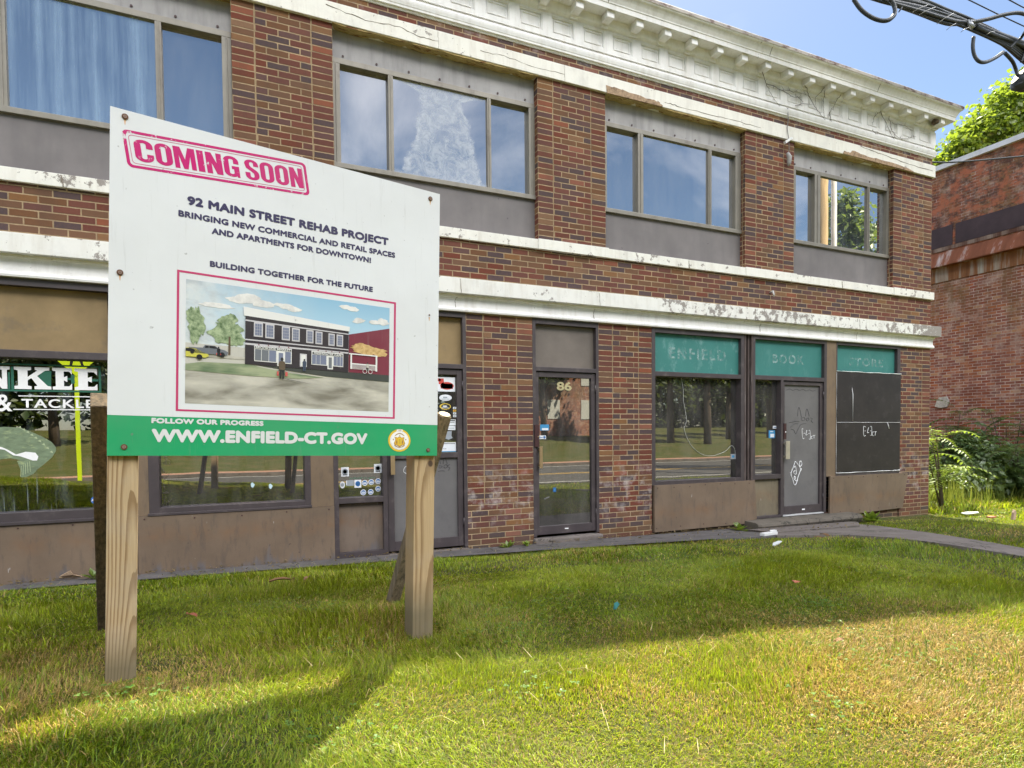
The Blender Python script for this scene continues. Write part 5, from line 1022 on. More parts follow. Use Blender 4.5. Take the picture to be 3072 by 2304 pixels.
# ================================================================== street (seen in the glass)
m_asph = conc('asphalt', (.085, .082, .08)); m_yel = M('yellow_line', (.55, .34, .05), .8, .2, 20); m_wline = M('white_line', (.6, .6, .58), .8, .2, 20); m_walk = M('brick_walk', (.36, .20, .14), .9, .15, 14)
def flat(name, x0, x1, y0, y1, z, mat, th=.2):
    mb = MB(); mb.box(x0, x1, y0, y1, z-th, z); return mb.build(name, mat, kind='structure')
flat('road', -60, 90, -21.4, -11.4, -.30, m_asph); 
mb = MB()
for y in (-15.6, -15.95): mb.box(-60, 90, y-.06, y+.06, -.299, -.296)
mb.build('road_marking', m_yel, kind='structure')
mb = MB(); mb.box(-60, 90, -20.95, -20.85, -.299, -.296); mb.box(-60, 90, -11.95, -11.85, -.299, -.296); mb.build('road_marking', m_wline, kind='structure')
flat('kerb', -60, 90, -21.55, -21.4, -.16, m_conc, .3); flat('pavement', -60, 90, -24.2, -21.55, -.155, m_walk, .2)
# ================================================================== leaves and trees
def leaf_mat(name, a, b, trans=.45):
    t = NT(name); at_ = t.n('ShaderNodeAttribute', attribute_name='col').outputs['Fac']; c = t.mix(at_, a, b)
    d = t.n('ShaderNodeBsdfDiffuse', {'Color': c}).outputs[0]; tr = t.n('ShaderNodeBsdfTranslucent', {'Color': t.mix(.25, c, (.5, .6, .05))}).outputs[0]; g = t.n('ShaderNodeBsdfGlossy', {'Color': (1, 1, 1, 1), 'Roughness': .45}).outputs[0]
    s = t.n('ShaderNodeMixShader', {0: trans, 1: d, 2: tr}).outputs[0]
    return t.out(t.n('ShaderNodeMixShader', {0: .05, 1: s, 2: g}).outputs[0])
NR = np.random.default_rng(11)
def leaf_cloud(centers, radii, n, size, seed, droop=.2, clump=5.0):
    """leaf-sized quads (two bent halves) spread through ellipsoids, gathered into sprays; gaps between the sprays"""
    g = np.random.default_rng(seed); centers = np.array(centers, float); radii = np.array(radii, float); vol = radii.prod(1)**.7; k = g.choice(len(centers), max(8, n//26), p=vol/vol.sum())
    d = g.normal(size=(len(k), 3)); d /= np.linalg.norm(d, axis=1)[:, None]; rr = g.uniform(.25, 1, (len(k), 1))**.55
    sp_ = centers[k]+d*rr*radii[k]; m = 26
    C = np.repeat(sp_, m, 0)+g.normal(size=(len(k)*m, 3))*np.array([1, 1, .6])*size*clump*.42
    N = len(C); nrm = g.normal(size=(N, 3))*.75+np.array([0, 0, .9])+np.repeat(d, m, 0)*.5; nrm /= np.linalg.norm(nrm, axis=1)[:, None]
    t = np.cross(nrm, g.normal(size=(N, 3))); t /= np.linalg.norm(t, axis=1)[:, None]; b = np.cross(nrm, t)
    s = size*g.uniform(.6, 1.25, (N, 1)); tip = C+t*s; base = C-t*s; l = C+b*s*.62+nrm*s*.22; r = C-b*s*.62+nrm*s*.22
    V = np.stack([base, l, tip, r], 1).reshape(-1, 3); I = np.arange(N)*4
    F = np.concatenate([np.stack([I, I+1, I+2], 1), np.stack([I, I+2, I+3], 1)])
    col = np.repeat(np.repeat(g.uniform(0, 1, len(k)), m)*.6+g.uniform(0, .4, N), 4); col = np.stack([col]*3+[np.ones_like(col)], 1)
    return V, F, col
def tree(name, label, cat, base, h, crown, n, size, mat, bark, seed, group=None, tr=.22, parent_obj=None):
    o = thing(name, label, cat, group, base); rr = random.Random(seed)
    mb = MB(); b = Vector((0, 0, -.3)); top = Vector((rr.uniform(-.3, .3), rr.uniform(-.3, .3), h*.62))
    mb.tube([b, b.lerp(top, .35)+Vector((rr.uniform(-.1, .1), 0, 0)), b.lerp(top, .7), top], [tr*1.25, tr, tr*.75, tr*.4], 10)
    for c, r in crown:
        st_ = b.lerp(top, rr.uniform(.45, .95)); e = Vector(c); mid = st_.lerp(e, .5)+Vector((0, 0, .2)); mb.tube([st_, mid, e], [tr*.4, tr*.25, tr*.08], 7)
        for _ in range(3): mb.tube([mid, e+Vector((rr.uniform(-1, 1)*r[0]*.7, rr.uniform(-1, 1)*r[1]*.7, rr.uniform(-.3, .8)*r[2]))], [tr*.18, tr*.04], 5)
    mb.build('trunk', bark, o)
    V, F, col = leaf_cloud([c for c, r in crown], [r for c, r in crown], n, size, seed); npmesh('crown', V, F, mat, o, col); return o
m_bark = M('bark', (.10, .075, .055), .95, .3, 12, (.04, .03, .025), .6, 9, bump=1., stretch=(3, 3, .6))
m_maple = leaf_mat('maple_leaves', (.12, .20, .02), (.27, .36, .03), .55); m_darkleaf = leaf_mat('dark_leaves', (.018, .040, .012), (.05, .085, .022), .35); m_midleaf = leaf_mat('mid_leaves', (.055, .11, .028), (.13, .20, .05), .45)
tree('maple_tree', 'sunlit yellow-green maple rising behind the red brick side wall', 'tree', (33.0, 9.5, -.3), 15.5,
     [((-6.3, -.2, 12.0), (.55, .7, .8)), ((-5.6, -.4, 12.9), (.9, 1.0, 1.0)), ((-4.6, -.8, 13.7), (1.0, 1.2, 1.0)), ((-3.4, -1.2, 14.8), (1.2, 1.3, 1.2)), ((-2.4, -1.3, 15.6), (1.2, 1.3, 1.2)), ((-4.4, -.4, 12.4), (1.4, 1.5, 1.1)), ((-2.6, 0, 12.8), (1.8, 1.8, 1.6)), ((-1.2, -.4, 13.8), (1.6, 1.8, 1.5)), ((.0, -.8, 15.6), (1.6, 1.8, 1.5)), ((1.6, -1.0, 16.2), (2.0, 2., 1.9)), ((1.2, -.8, 13.2), (2.4, 2.4, 1.9)), ((-.4, -.2, 11.8), (2.4, 2.2, 1.2)), ((-3.4, .2, 11.0), (1.8, 1.6, 1.0)), ((3.2, -1.4, 14.5), (2.2, 2.2, 2.4))], 74000, .12, m_maple, m_bark, 5)
def frond(g, base, az, length, rise, nl, lw, ll, droop=.9):
    """compound leaf: arching rachis with paired leaflets -> verts, tri faces"""
    V = []; F = []; pts = []
    a = np.array([math.cos(az), math.sin(az), 0]); p = np.array(base, float); el = rise
    for i in range(nl+1): pts.append(p.copy()); p = p+(a*math.cos(el)+np.array([0, 0, math.sin(el)]))*length/nl; el -= droop/nl*1.25
    side = np.array([-a[1], a[0], 0])
    for i in range(1, nl+1):
        q = pts[i]; d = pts[i]-pts[i-1]; d /= np.linalg.norm(d); f = math.sin(math.pi*min(1, (i+1.5)/(nl+3)))**.7
        for s in ((-1, 1) if i < nl else (-1, 1, 0)):
            dirv = (d if s == 0 else side*s*.93+d*.42+np.array([0, 0, -.22+g.uniform(-.15, .12)])); dirv /= np.linalg.norm(dirv); L = ll*f*g.uniform(.85, 1.1); w = np.cross(dirv, [0, 0, 1.]); w = w/np.linalg.norm(w)*lw*f
            b0 = len(V); V += [q, q+dirv*L*.35+w, q+dirv*L, q+dirv*L*.35-w, q+dirv*L*.45+np.array([0, 0, -.008])]; F += [(b0, b0+1, b0+4), (b0+1, b0+2, b0+4), (b0, b0+4, b0+3), (b0+4, b0+2, b0+3)]
    return V, F, pts
def sumac(label, base, h, nf, size, mat, seed, stems=3):
    g = np.random.default_rng(seed); o = thing('sumac_shrub', label, 'shrub', 'shrubs and tall weeds in front of the old brick wall', (base[0], base[1], gz(base[0], base[1])))
    V = []; F = []; C = []; mb = MB()
    for s in range(stems):
        az = g.uniform(0, 6.28); lean = g.uniform(.05, .28); hh = h*g.uniform(.65, 1.0)
        tip = np.array([math.cos(az)*lean*hh, math.sin(az)*lean*hh, hh]); mb.tube([(0, 0, -.1), tuple(tip*.5+np.array([0, 0, .05])), tuple(tip)], [.018, .014, .007], 6)
        for k in range(nf):
            f = g.uniform(.35, 1.0); b = tip*f; fv, ff, pts = frond(g, b, az+k*2.4+g.uniform(-.4, .4), size*g.uniform(.75, 1.15), g.uniform(.35, 1.0), 11, size*.030, size*.21, g.uniform(.9, 1.5))
            o0 = len(V); V += fv; F += [tuple(i+o0 for i in t) for t in ff]; C += [g.uniform(0, 1)]*len(fv); mb.tube([tuple(q) for q in pts], .0035, 4)
    col = np.array(C); npmesh('foliage', np.array(V), np.array(F), mat, o, np.stack([col]*3+[np.ones_like(col)], 1)); mb.build('stem', m_bark, o); return o
m_sumac = leaf_mat('sumac_leaves', (.085, .15, .02), (.20, .29, .03), .5); m_sumac2 = leaf_mat('shaded_sumac_leaves', (.055, .12, .045), (.12, .20, .07), .45)  # second set repeats the sumac leaves with the thicket's shade in the colour
sumac('bright young sumac with arching leaves at the corner of the building', (11.9, .40), 1.75, 9, .85, m_sumac, 1)
sumac('low bright sumac at the foot of the corner pier', (12.2, .55), .75, 6, .6, m_sumac, 2, 2)
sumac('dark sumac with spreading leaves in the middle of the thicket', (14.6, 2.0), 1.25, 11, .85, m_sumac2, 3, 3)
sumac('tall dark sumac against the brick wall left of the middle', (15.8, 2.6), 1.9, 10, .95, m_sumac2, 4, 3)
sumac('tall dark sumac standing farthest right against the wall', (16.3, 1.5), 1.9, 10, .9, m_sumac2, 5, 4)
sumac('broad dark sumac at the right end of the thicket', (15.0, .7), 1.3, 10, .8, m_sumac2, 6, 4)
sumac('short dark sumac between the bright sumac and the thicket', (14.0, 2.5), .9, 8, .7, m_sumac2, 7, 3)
def weed_clump(name, label, base, r, h, n, seed, mat, size=.05):
    o = thing(name, label, 'weeds', 'shrubs and tall weeds in front of the old brick wall', (base[0], base[1], gz(*base)))
    V, F, col = leaf_cloud([(0, 0, h*.45), (r*.5, .1, h*.35), (-r*.5, 0, h*.3)], [(r, r*.7, h*.5), (r*.6, r*.6, h*.4), (r*.6, r*.6, h*.35)], n, size, seed); npmesh('foliage', V, F, mat, o, col); return o
for i, (x, y, r, h) in enumerate(((14.4, 1.3, .8, .8), (15.4, 1.7, .9, 1.5), (15.6, .2, .9, 1.3), (16.4, 2.6, .8, 1.4), (13.6, 2.0, .6, .6))):
    weed_clump('weed_bush', ('leafy weed bush low in the middle of the thicket', 'tall leafy bush against the old wall', 'leafy bush at the right edge of the picture', 'leafy bush deep in the thicket beside the wall', 'small leafy weed behind the corner sumac')[i], (x, y), r, h, 6500, 40+i, m_midleaf, .07)
# ================================================================== grass
def fbm(x, y, s, seed):
    g = np.random.default_rng(seed); o = np.zeros_like(x)
    for k in range(5):
        a = g.uniform(0, 6.28, 3); f = s*1.9**k; o += (np.sin(x*f+a[0]+1.7*np.sin(y*f*.7+a[1]))*np.sin(y*f*1.1+a[2]+1.3*np.sin(x*f*.6)))*.55**k
    return o
gzv = np.vectorize(gz)
def in_paved(x, y):
    m = (y > -.42-.12*np.sin(x*2.3)*np.sin(x*.9)) & (x < 4.4) & (y < .05)
    m |= (x > 4.3) & (x < 8.35) & (y > -1.32) & (y > -1.32+np.maximum(0, (x-7.4))*.95) & (y < .05)
    cx = np.interp(y, [-8.8, -5.2, -3.4, -2.6, -1.85, -1.1], [5.72, 6.22, 6.64, 6.79, 6.86, 7.1]); w = np.interp(y, [-8.8, -3.4, -2.3, -1.1], [.27, .27, .42, .85]); m |= (np.abs(x-cx) < w-.03) & (y < -1.0)
    m |= (x > XL) & (x < 10.86) & (y > -.03); m |= x > 17.4
    return m
def blades(n, x0, x1, y0, y1, hmin, hmax, w, dist, seed, near=None):
    g = np.random.default_rng(seed); x = g.uniform(x0, x1, n); y = g.uniform(y0, y1, n); d = np.hypot(x-CAMP.x, y-CAMP.y)
    keep = (~in_paved(x, y)) & (g.uniform(0, 1, n) < dist(d)); keep &= ~((y > -.15) & (x < 10.9))
    x, y, d = x[keep], y[keep], d[keep]; n = len(x); z = gzv(x, y)-.004
    dry = fbm(x, y, .9, 3)*.75+fbm(x, y, 3.1, 4)*.5+g.normal(0, .35, n)
    for cx, cy, r, a in ((2.65, -4.95, .62, 1.5), (2.0, -5.2, .4, .8), (3.1, -4.75, .5, .9), (-.1, -4.05, .5, 1.7), (-.75, -3.95, .5, 1.7), (.6, -4.0, .4, 1.4), (2.7, -2.2, .6, 1.1), (.9, -3.4, .45, 1.2), (.5, -4.7, .3, .9), (1.3, -4.9, .22, .8), (-.6, -4.5, .3, 1.2)): dry += a*np.exp(-((x-cx)**2+(y-cy)**2)/(r*r))
    dry = 1/(1+np.exp(-(dry-.95)*3.4)); isdry = g.uniform(0, 1, n) < .05+dry*.78
    tuft = 1/(1+np.exp(-fbm(x, y, 2.2, 9)*2))
    h = g.uniform(hmin, hmax, n)*(.45+1.05*tuft**1.5)*np.where(isdry, .8, 1)*np.clip((-y-.2)/1.2, .45, 1); h = np.where(y > -.15, g.uniform(hmin, hmax, n)*1.0, h)
    az = g.uniform(0, 2*np.pi, n); mat_ = 1/(1+np.exp(-3*fbm(x, y, 2.7, 33))); lean = np.where(isdry, g.uniform(.4, 1.45, n), g.uniform(.05, .75, n)+.6*mat_); az = np.where(g.uniform(0, 1, n) < .55, 3*fbm(x, y, 1.3, 17)+g.normal(0, .6, n), az); ww = w*g.uniform(.6, 1.4, n)*(1+d*.035)
    dx, dy = np.cos(az), np.sin(az); sx, sy = -dy*ww, dx*ww
    P = lambda t, l: (x+dx*np.sin(l)*h*t, y+dy*np.sin(l)*h*t, z+np.cos(l)*h*t)
    a = P(.5, lean*.55); b = P(1., lean)
    V = np.empty((n, 5, 3)); V[:, 0] = np.stack([x-sx, y-sy, z], 1); V[:, 1] = np.stack([x+sx, y+sy, z], 1); V[:, 2] = np.stack([a[0]+sx*.8, a[1]+sy*.8, a[2]], 1); V[:, 3] = np.stack([a[0]-sx*.8, a[1]-sy*.8, a[2]], 1); V[:, 4] = np.stack(b, 1)
    I = np.arange(n)*5; F = np.concatenate([np.stack([I, I+1, I+2], 1), np.stack([I, I+2, I+3], 1), np.stack([I+3, I+2, I+4], 1)])
    k = g.uniform(0, 1, (n, 1)); gA, gB = np.array([.085, .185, .016]), np.array([.36, .405, .012]); sA, sB = np.array([.36, .22, .065]), np.array([.54, .38, .14])
    hue = np.clip(k*.6+.4*(1/(1+np.exp(-2*fbm(x, y, 1.4, 21))))[:, None], 0, 1)
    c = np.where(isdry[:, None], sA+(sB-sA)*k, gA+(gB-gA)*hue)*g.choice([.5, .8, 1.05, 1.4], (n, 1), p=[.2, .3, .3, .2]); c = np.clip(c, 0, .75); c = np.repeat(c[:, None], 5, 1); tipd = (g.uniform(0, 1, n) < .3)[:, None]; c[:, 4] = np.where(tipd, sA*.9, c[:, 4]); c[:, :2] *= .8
    return V.reshape(-1, 3), F, np.concatenate([c.reshape(-1, 3), np.ones((n*5, 1))], 1)
def grass_mat():
    t = NT('grass_blades'); c = t.n('ShaderNodeAttribute', attribute_name='col').outputs['Color']
    d = t.n('ShaderNodeBsdfDiffuse', {'Color': c}).outputs[0]; tr = t.n('ShaderNodeBsdfTranslucent', {'Color': t.mix(.15, c, (.55, .6, .02))}).outputs[0]; gl = t.n('ShaderNodeBsdfGlossy', {'Color': (1, 1, 1, 1), 'Roughness': .4}).outputs[0]
    s = t.n('ShaderNodeMixShader', {0: .42, 1: d, 2: tr}).outputs[0]; return t.out(t.n('ShaderNodeMixShader', {0: .015, 1: s, 2: gl}).outputs[0])
m_grass = grass_mat()
parts = [blades(820000, -2.2, 5.2, -6.3, -2.6, .022, .062, .0013, lambda d: np.clip((2.2/np.maximum(d, .5))**1.0, 0, 1), 1),
         blades(330000, -4.2, 13.5, -6.2, -.15, .03, .070, .0023, lambda d: np.clip((4.5/np.maximum(d, 3.2))**1.25, .12, 1)*(d > 3.0), 2),
         blades(2600, -.50, -.24, -4.36, -4.16, .025, .065, .0014, lambda d: np.ones_like(d), 11), blades(2600, .60, .98, -4.18, -3.96, .025, .06, .0014, lambda d: np.ones_like(d), 12), blades(1500, .62, .86, -3.44, -3.20, .025, .06, .0014, lambda d: np.ones_like(d), 13), blades(1500, -.72, -.46, -3.44, -3.2, .025, .06, .0014, lambda d: np.ones_like(d), 14),
         blades(60000, 10.6, 17.4, -4., 8., .06, .16, .006, lambda d: np.full_like(d, .8), 5),
         blades(34000, -14, 26, -11.4, -6.2, .05, .11, .006, lambda d: np.full_like(d, .7), 6)]
n0 = 0; Vs, Fs, Cs = [], [], []
for v, f, c in parts: Vs.append(v); Fs.append(f+n0); Cs.append(c); n0 += len(v)
gr = npmesh('grass', np.concatenate(Vs), np.concatenate(Fs), m_grass, None, np.concatenate(Cs)); gr['kind'] = 'stuff'; gr['label'] = 'rough lawn of green and straw-coloured grass blades'
# dry clippings lying on the lawn and taller weeds along the wall
def straws(n, seed):
    g = np.random.default_rng(seed); x = g.uniform(-2.2, 5.6, n); y = g.uniform(-6.2, -1.2, n); kp = ~in_paved(x, y); x, y = x[kp], y[kp]; n = len(x); az = g.uniform(0, 6.28, n); L = g.uniform(.03, .13, n); w = g.uniform(.0004, .0008, n)
    z = gzv(x, y)+g.uniform(.03, .065, n); bend = g.uniform(-.5, .5, n); V = np.empty((n, 6, 3))
    for i, t in enumerate((-.5, 0, .5)):
        a = az+bend*t; px, py = x+np.cos(a)*L*t, y+np.sin(a)*L*t; pz = gzv(px, py)+(z-gzv(x, y))+(.02 if i == 1 else 0)
        V[:, 2*i] = np.stack([px-np.sin(a)*w, py+np.cos(a)*w, pz], 1); V[:, 2*i+1] = np.stack([px+np.sin(a)*w, py-np.cos(a)*w, pz], 1)
    I = np.arange(n)*6; F = np.concatenate([np.stack([I, I+1, I+3], 1), np.stack([I, I+3, I+2], 1), np.stack([I+2, I+3, I+5], 1), np.stack([I+2, I+5, I+4], 1)])
    k = g.uniform(0, 1, (n, 1)); c = np.array([.34, .25, .10])*(1-k)+np.array([.58, .47, .25])*k; c = np.repeat(c, 6, 0); return V.reshape(-1, 3), F, np.concatenate([c, np.ones((n*6, 1))], 1)
v, f, c = straws(900, 8); so_ = npmesh('grass_clippings', v, f, m_grass, None, c); so_['kind'] = 'stuff'; so_['label'] = 'dry straw clippings lying on the lawn'
def tallgrass(n, seed):
    g = np.random.default_rng(seed); x = np.concatenate([g.uniform(12.5, 17.2, n), g.uniform(11.1, 12.6, n//8)]); y = np.concatenate([g.uniform(.2, 2.6, n)+(g.uniform(0, 1, n)), g.uniform(.9, 2.2, n//8)]); n = len(x); z = gzv(x, y); h = g.uniform(.2, .65, n); az = g.uniform(0, 6.28, n); l = g.uniform(.05, .5, n); w = g.uniform(.004, .009, n)
    dx, dy = np.cos(az), np.sin(az); V = np.empty((n, 3, 3)); V[:, 0] = np.stack([x-dy*w, y+dx*w, z], 1); V[:, 1] = np.stack([x+dy*w, y-dx*w, z], 1); V[:, 2] = np.stack([x+dx*np.sin(l)*h, y+dy*np.sin(l)*h, z+np.cos(l)*h], 1)
    k = g.uniform(0, 1, (n, 1)); c = np.array([.05, .10, .015])*(1-k)+np.array([.20, .22, .05])*k; c = np.repeat(c, 3, 0); return V.reshape(-1, 3), np.arange(n*3).reshape(-1, 3), np.concatenate([c, np.ones((n*3, 1))], 1)
v, f, c = tallgrass(9000, 9); tg = npmesh('tall_grass', v, f, m_grass, None, c); tg['kind'] = 'stuff'; tg['label'] = 'tall unmown grass at the foot of the thicket'
def clover(n, seed):
    g = np.random.default_rng(seed); cx, cy = g.uniform(-2, 5.4, 90), g.uniform(-6, -1.4, 90); k = g.integers(0, 90, n); x = cx[k]+g.normal(0, .09, n); y = cy[k]+g.normal(0, .07, n); kp = ~in_paved(x, y); x, y = x[kp], y[kp]; n = len(x)
    z = gzv(x, y)+g.uniform(.02, .05, n); V = []; F = []; C = []
    for i in range(n):
        a0 = g.uniform(0, 6.28); r = g.uniform(.005, .011); cc = np.array([.07, .17, .03])+g.uniform(0, .10)*np.array([1, 1.1, .4])
        for j in range(3):
            a = a0+j*2.094; d = np.array([math.cos(a), math.sin(a), g.uniform(-.1, .3)]); w = np.array([-math.sin(a), math.cos(a), 0])*r*.55; o = np.array([x[i], y[i], z[i]]); b0 = len(V); V += [o, o+d*r*.7+w, o+d*r*1.15, o+d*r*.7-w]; F += [(b0, b0+1, b0+2), (b0, b0+2, b0+3)]; C += [cc]*4
    C = np.array(C); return np.array(V), np.array(F), np.concatenate([C, np.ones((len(C), 1))], 1)
v, f, c = clover(2600, 31); cl_ = npmesh('clover', v, f, m_grass, None, c); cl_['kind'] = 'stuff'; cl_['label'] = 'clover leaves scattered through the lawn'
def crumbs(n, seed):
    g = np.random.default_rng(seed); x = g.uniform(-2.6, 8.6, n); y = np.where(g.uniform(0, 1, n) < .6, -.03-np.abs(g.normal(0, .08, n)), g.uniform(-1.4, -.05, n)); ok = (y > -.45) | ((x > 4.6) & (x < 8.0)); x, y = x[ok], y[ok]; n = len(x); z = gzv(x, y)+.05; r = g.uniform(.006, .022, n); a = g.uniform(0, 6.28, n); t_ = g.uniform(-.006, .012, (n, 4)); V = np.empty((n, 4, 3))
    for j in range(4): q = a+j*1.5708+g.uniform(-.3, .3, n); rr = r*(1 if j % 2 == 0 else .55); V[:, j] = np.stack([x+np.cos(q)*rr, y+np.sin(q)*rr, z+t_[:, j]], 1)
    k = g.uniform(0, 1, (n, 1)); c = np.repeat(np.array([.07, .045, .025])*(1-k)+np.array([.26, .19, .10])*k, 4, 0); I = np.arange(n)*4; return V.reshape(-1, 3), np.concatenate([np.stack([I, I+1, I+2], 1), np.stack([I, I+2, I+3], 1)]), np.concatenate([c, np.ones((n*4, 1))], 1)
v, f, c = crumbs(900, 51); cr_ = npmesh('leaf_crumbs', v, f, m_grass, None, c); cr_['kind'] = 'stuff'; cr_['label'] = 'brown leaf crumbs along the foot of the wall and the path'
# small weeds on the foundation
def weed(label, x, y, s, seed, n=14):
    g = np.random.default_rng(seed); V = []; F = []
    for i in range(n):
        a = g.uniform(0, 6.28); L = s*g.uniform(.6, 1.2); el = g.uniform(.2, 1.2); d = np.array([math.cos(a)*math.cos(el), math.sin(a)*math.cos(el), math.sin(el)]); w = np.array([-math.sin(a), math.cos(a), 0])*L*.22; b0 = len(V); V += [np.zeros(3), d*L*.5+w, d*L+np.array([0, 0, -L*.15]), d*L*.5-w]; F += [(b0, b0+1, b0+2), (b0, b0+2, b0+3)]
    col = np.full(len(V), g.uniform(.4, 1)); o = npmesh('weed', np.array(V), np.array(F), m_sumac, None, np.stack([col]*3+[np.ones_like(col)], 1)); o.location = (x, y, gz(x, y)+.02); tag(o, label, 'weed', 'small weeds rooted along the foundation')
weed('small weed at the foot of the brick pier left of door 86', 2.85, -.12, .12, 1); weed('small weed at the foot of the pier near door 86 step', 3.1, -.12, .09, 2); weed('weed under the brown base panel of the book shop window', 6.35, -.2, .16, 3, 26); weed('green weed beside the dark timber brace', -1.23, -.1, .12, 4); weed('weed tuft at the right end of the doorstep', 8.95, -.3, .2, 5, 40)
# ================================================================== overhead cables
m_cable = M('black_cable', (.030, .033, .036), .5, .35, 14); m_copper = M('copper_cable', (.16, .06, .035), .5); m_wire = M('lashing_wire', (.45, .44, .42), .4, metal=.5)
def wpt(px, py, D):
    a = (px-1536-2.05*-1)/1823.9; b = -(py-1152-206.6)/1823.9; a = (px-1533.95)/1823.9
    return CAMP+(fwd+r2*a+u2*b)*D
zc_ = lambda a, b, D: wpt(2540+a/4.147, b/4.147, D)
def smooth(p, k=7):
    p = [Vector(q) for q in p]; o = []
    for i in range(len(p)-1):
        p0, p1, p2, p3 = p[max(i-1, 0)], p[i], p[i+1], p[min(i+2, len(p)-1)]
        for j in range(k): t = j/k; o.append(.5*((2*p1)+(p2-p0)*t+(2*p0-5*p1+4*p2-p3)*t*t+(3*p1-p0-3*p2+p3)*t*t*t))
    return o+[p[-1]]
cab = thing('cable_bundle', 'thick lashed bundle of black telephone cables crossing the sky', 'cable')
axis = [zc_(-900, -560, 7.6), zc_(300, -60, 8.0), zc_(900, 120, 8.4), zc_(1250, 250, 8.8), zc_(1530, 320, 9.1), zc_(1950, 540, 9.6), zc_(2206, 740, 10.0), zc_(2500, 960, 10.4)]
def off(p, dx, dz): return [q+r2*dx+u2*dz for q in p]
fat = [.03, .045, .10, .11, .05, .055, .06, .07]
mb = MB(); sm_ = smooth(axis); rad = np.interp(np.linspace(0, 7, len(sm_)), range(8), [.025, .03, .055, .05, .03, .03, .03, .035]).tolist(); mb.tube(sm_, rad, 10); mb.build('wrapped_cable', m_cable, cab)
rc_ = random.Random(3)
for k in range(9):
    a0 = k*.7; p = [a+r2*(math.cos(a0+i*.35)*q)+u2*(math.sin(a0+i*.35)*q+.02) for i, (a, q) in enumerate(zip(axis, (.03, .04, .085, .085, .03, .045, .06, .06)))]; mb = MB(); mb.tube(smooth(p), rc_.uniform(.014, .026), 7); mb.build('cable', m_cable, cab)
for k, (dx, dz, r_, m, amp) in enumerate(((.02, .10, .022, m_cable, .05), (-.02, .05, .016, m_copper, .06), (.0, -.05, .02, m_cable, .05), (.06, .02, .018, m_cable, .07))):
    p = [a+r2*dx+u2*(dz+amp*s) for a, s in zip(axis, (0, .2, .9, .8, -.1, .4, .6, .4))]; mb = MB(); mb.tube(smooth(p), r_, 8); mb.build('cable', m, cab)
mb = MB(); mb.tube(smooth([zc_(1530, 280, 9.1), zc_(1800, 400, 9.4), zc_(2100, 510, 9.7), zc_(2260, 570, 9.9), zc_(2500, 680, 10.2)]), .045, 9); mb.tube(smooth([zc_(1600, 330, 9.1), zc_(1850, 440, 9.4), zc_(2100, 530, 9.7), zc_(2300, 620, 9.9)]), .03, 8); mb.build('cable', m_cable, cab)
for p, r_ in (([(85, -10, 7.9), (180, 120, 7.9), (300, 210, 7.9), (420, 255, 7.9), (520, 250, 7.9), (590, 190, 7.95), (600, 110, 8.0), (570, 30, 8.0), (530, -10, 8.0)], .026), ([(1580, 460, 9.1), (1570, 580, 9.1), (1590, 690, 9.1), (1650, 765, 9.1), (1740, 770, 9.2), (1850, 720, 9.3), (1950, 650, 9.4)], .026), ([(1540, 280, 9.0), (1750, 240, 9.1), (1950, 185, 9.2), (2120, 160, 9.3), (2230, 180, 9.4)], .028), ([(2215, 400, 9.5), (2170, 470, 9.6), (2100, 530, 9.6), (2030, 600, 9.6)], .022), ([(1970, 660, 9.6), (2060, 760, 9.7), (2100, 850, 9.8), (2130, 940, 9.8)], .026), ([(2206, 600, 9.9), (2190, 720, 9.9), (2170, 770, 9.9)], .02)):
    mb = MB(); mb.tube(smooth([zc_(*q) for q in p]), r_, 8); mb.build('cable_loop', m_cable, cab)
mb = MB(); mb.tube([zc_(2120, 960, 9.8), zc_(2165, 990, 9.8), zc_(2230, 1020, 9.85)], [.10, .17, .15], 12); mb.tube([zc_(2150, 1060, 9.8), zc_(2150, 1085, 9.8)], [.10, .05], 10); mb.build('splice_case', m_cable, cab)
for a, b in (((820, 150), (1010, 60)), ((900, 185), (1100, 90)), ((1120, 300), (1330, 165)), ((1240, 375), (1360, 290)), ((1420, 400), (1520, 340)), ((1740, 430), (1840, 390))): mb = MB(); mb.tube([zc_(*a, 8.25), zc_((a[0]+b[0])/2, (a[1]+b[1])/2-10, 8.2), zc_(*b, 8.25)], .004, 5); mb.build('lashing', m_wire, cab)
mb = MB(); mb.tube([zc_(690, 90, 8.1), zc_(648, 150, 8.1)], [.012, .008], 5); mb.build('cable_stub', m_cable, cab)
mb = MB(); mb.tube([zc_(1515, 270, 9.0), zc_(1575, 350, 9.0)], .035, 8); mb.tube([zc_(1500, 262, 9.0), zc_(1590, 268, 9.0)], .02, 6); mb.build('clamp', M('galvanised_clamp', (.35, .36, .37), .4, metal=.6), cab)
for a, b, lbl in (((1400, -60), (2320, 380), 'thin black wire crossing the sky nearest the cable bundle'), ((1950, -40), (2400, 190), 'thin black wire at the top right corner of the sky')):
    mb = MB(); mb.tube([zc_(*a, 11), zc_((a[0]+b[0])/2, (a[1]+b[1])/2+6, 11.3), zc_(*b, 11.6)], .011, 6); tag(mb.build('overhead_wire', m_cable), lbl, 'wire')
sv = MB(); sv.tube(smooth([(10.86, .12, 5.98), (11.6, .12, 6.10), (13.2, .1, 6.45), (15.5, -.1, 6.95), (18., -.4, 7.8)]), .014, 6); tag(sv.build('service_wire', m_cable), 'black service wire running from the building corner past the brick wall', 'wire')
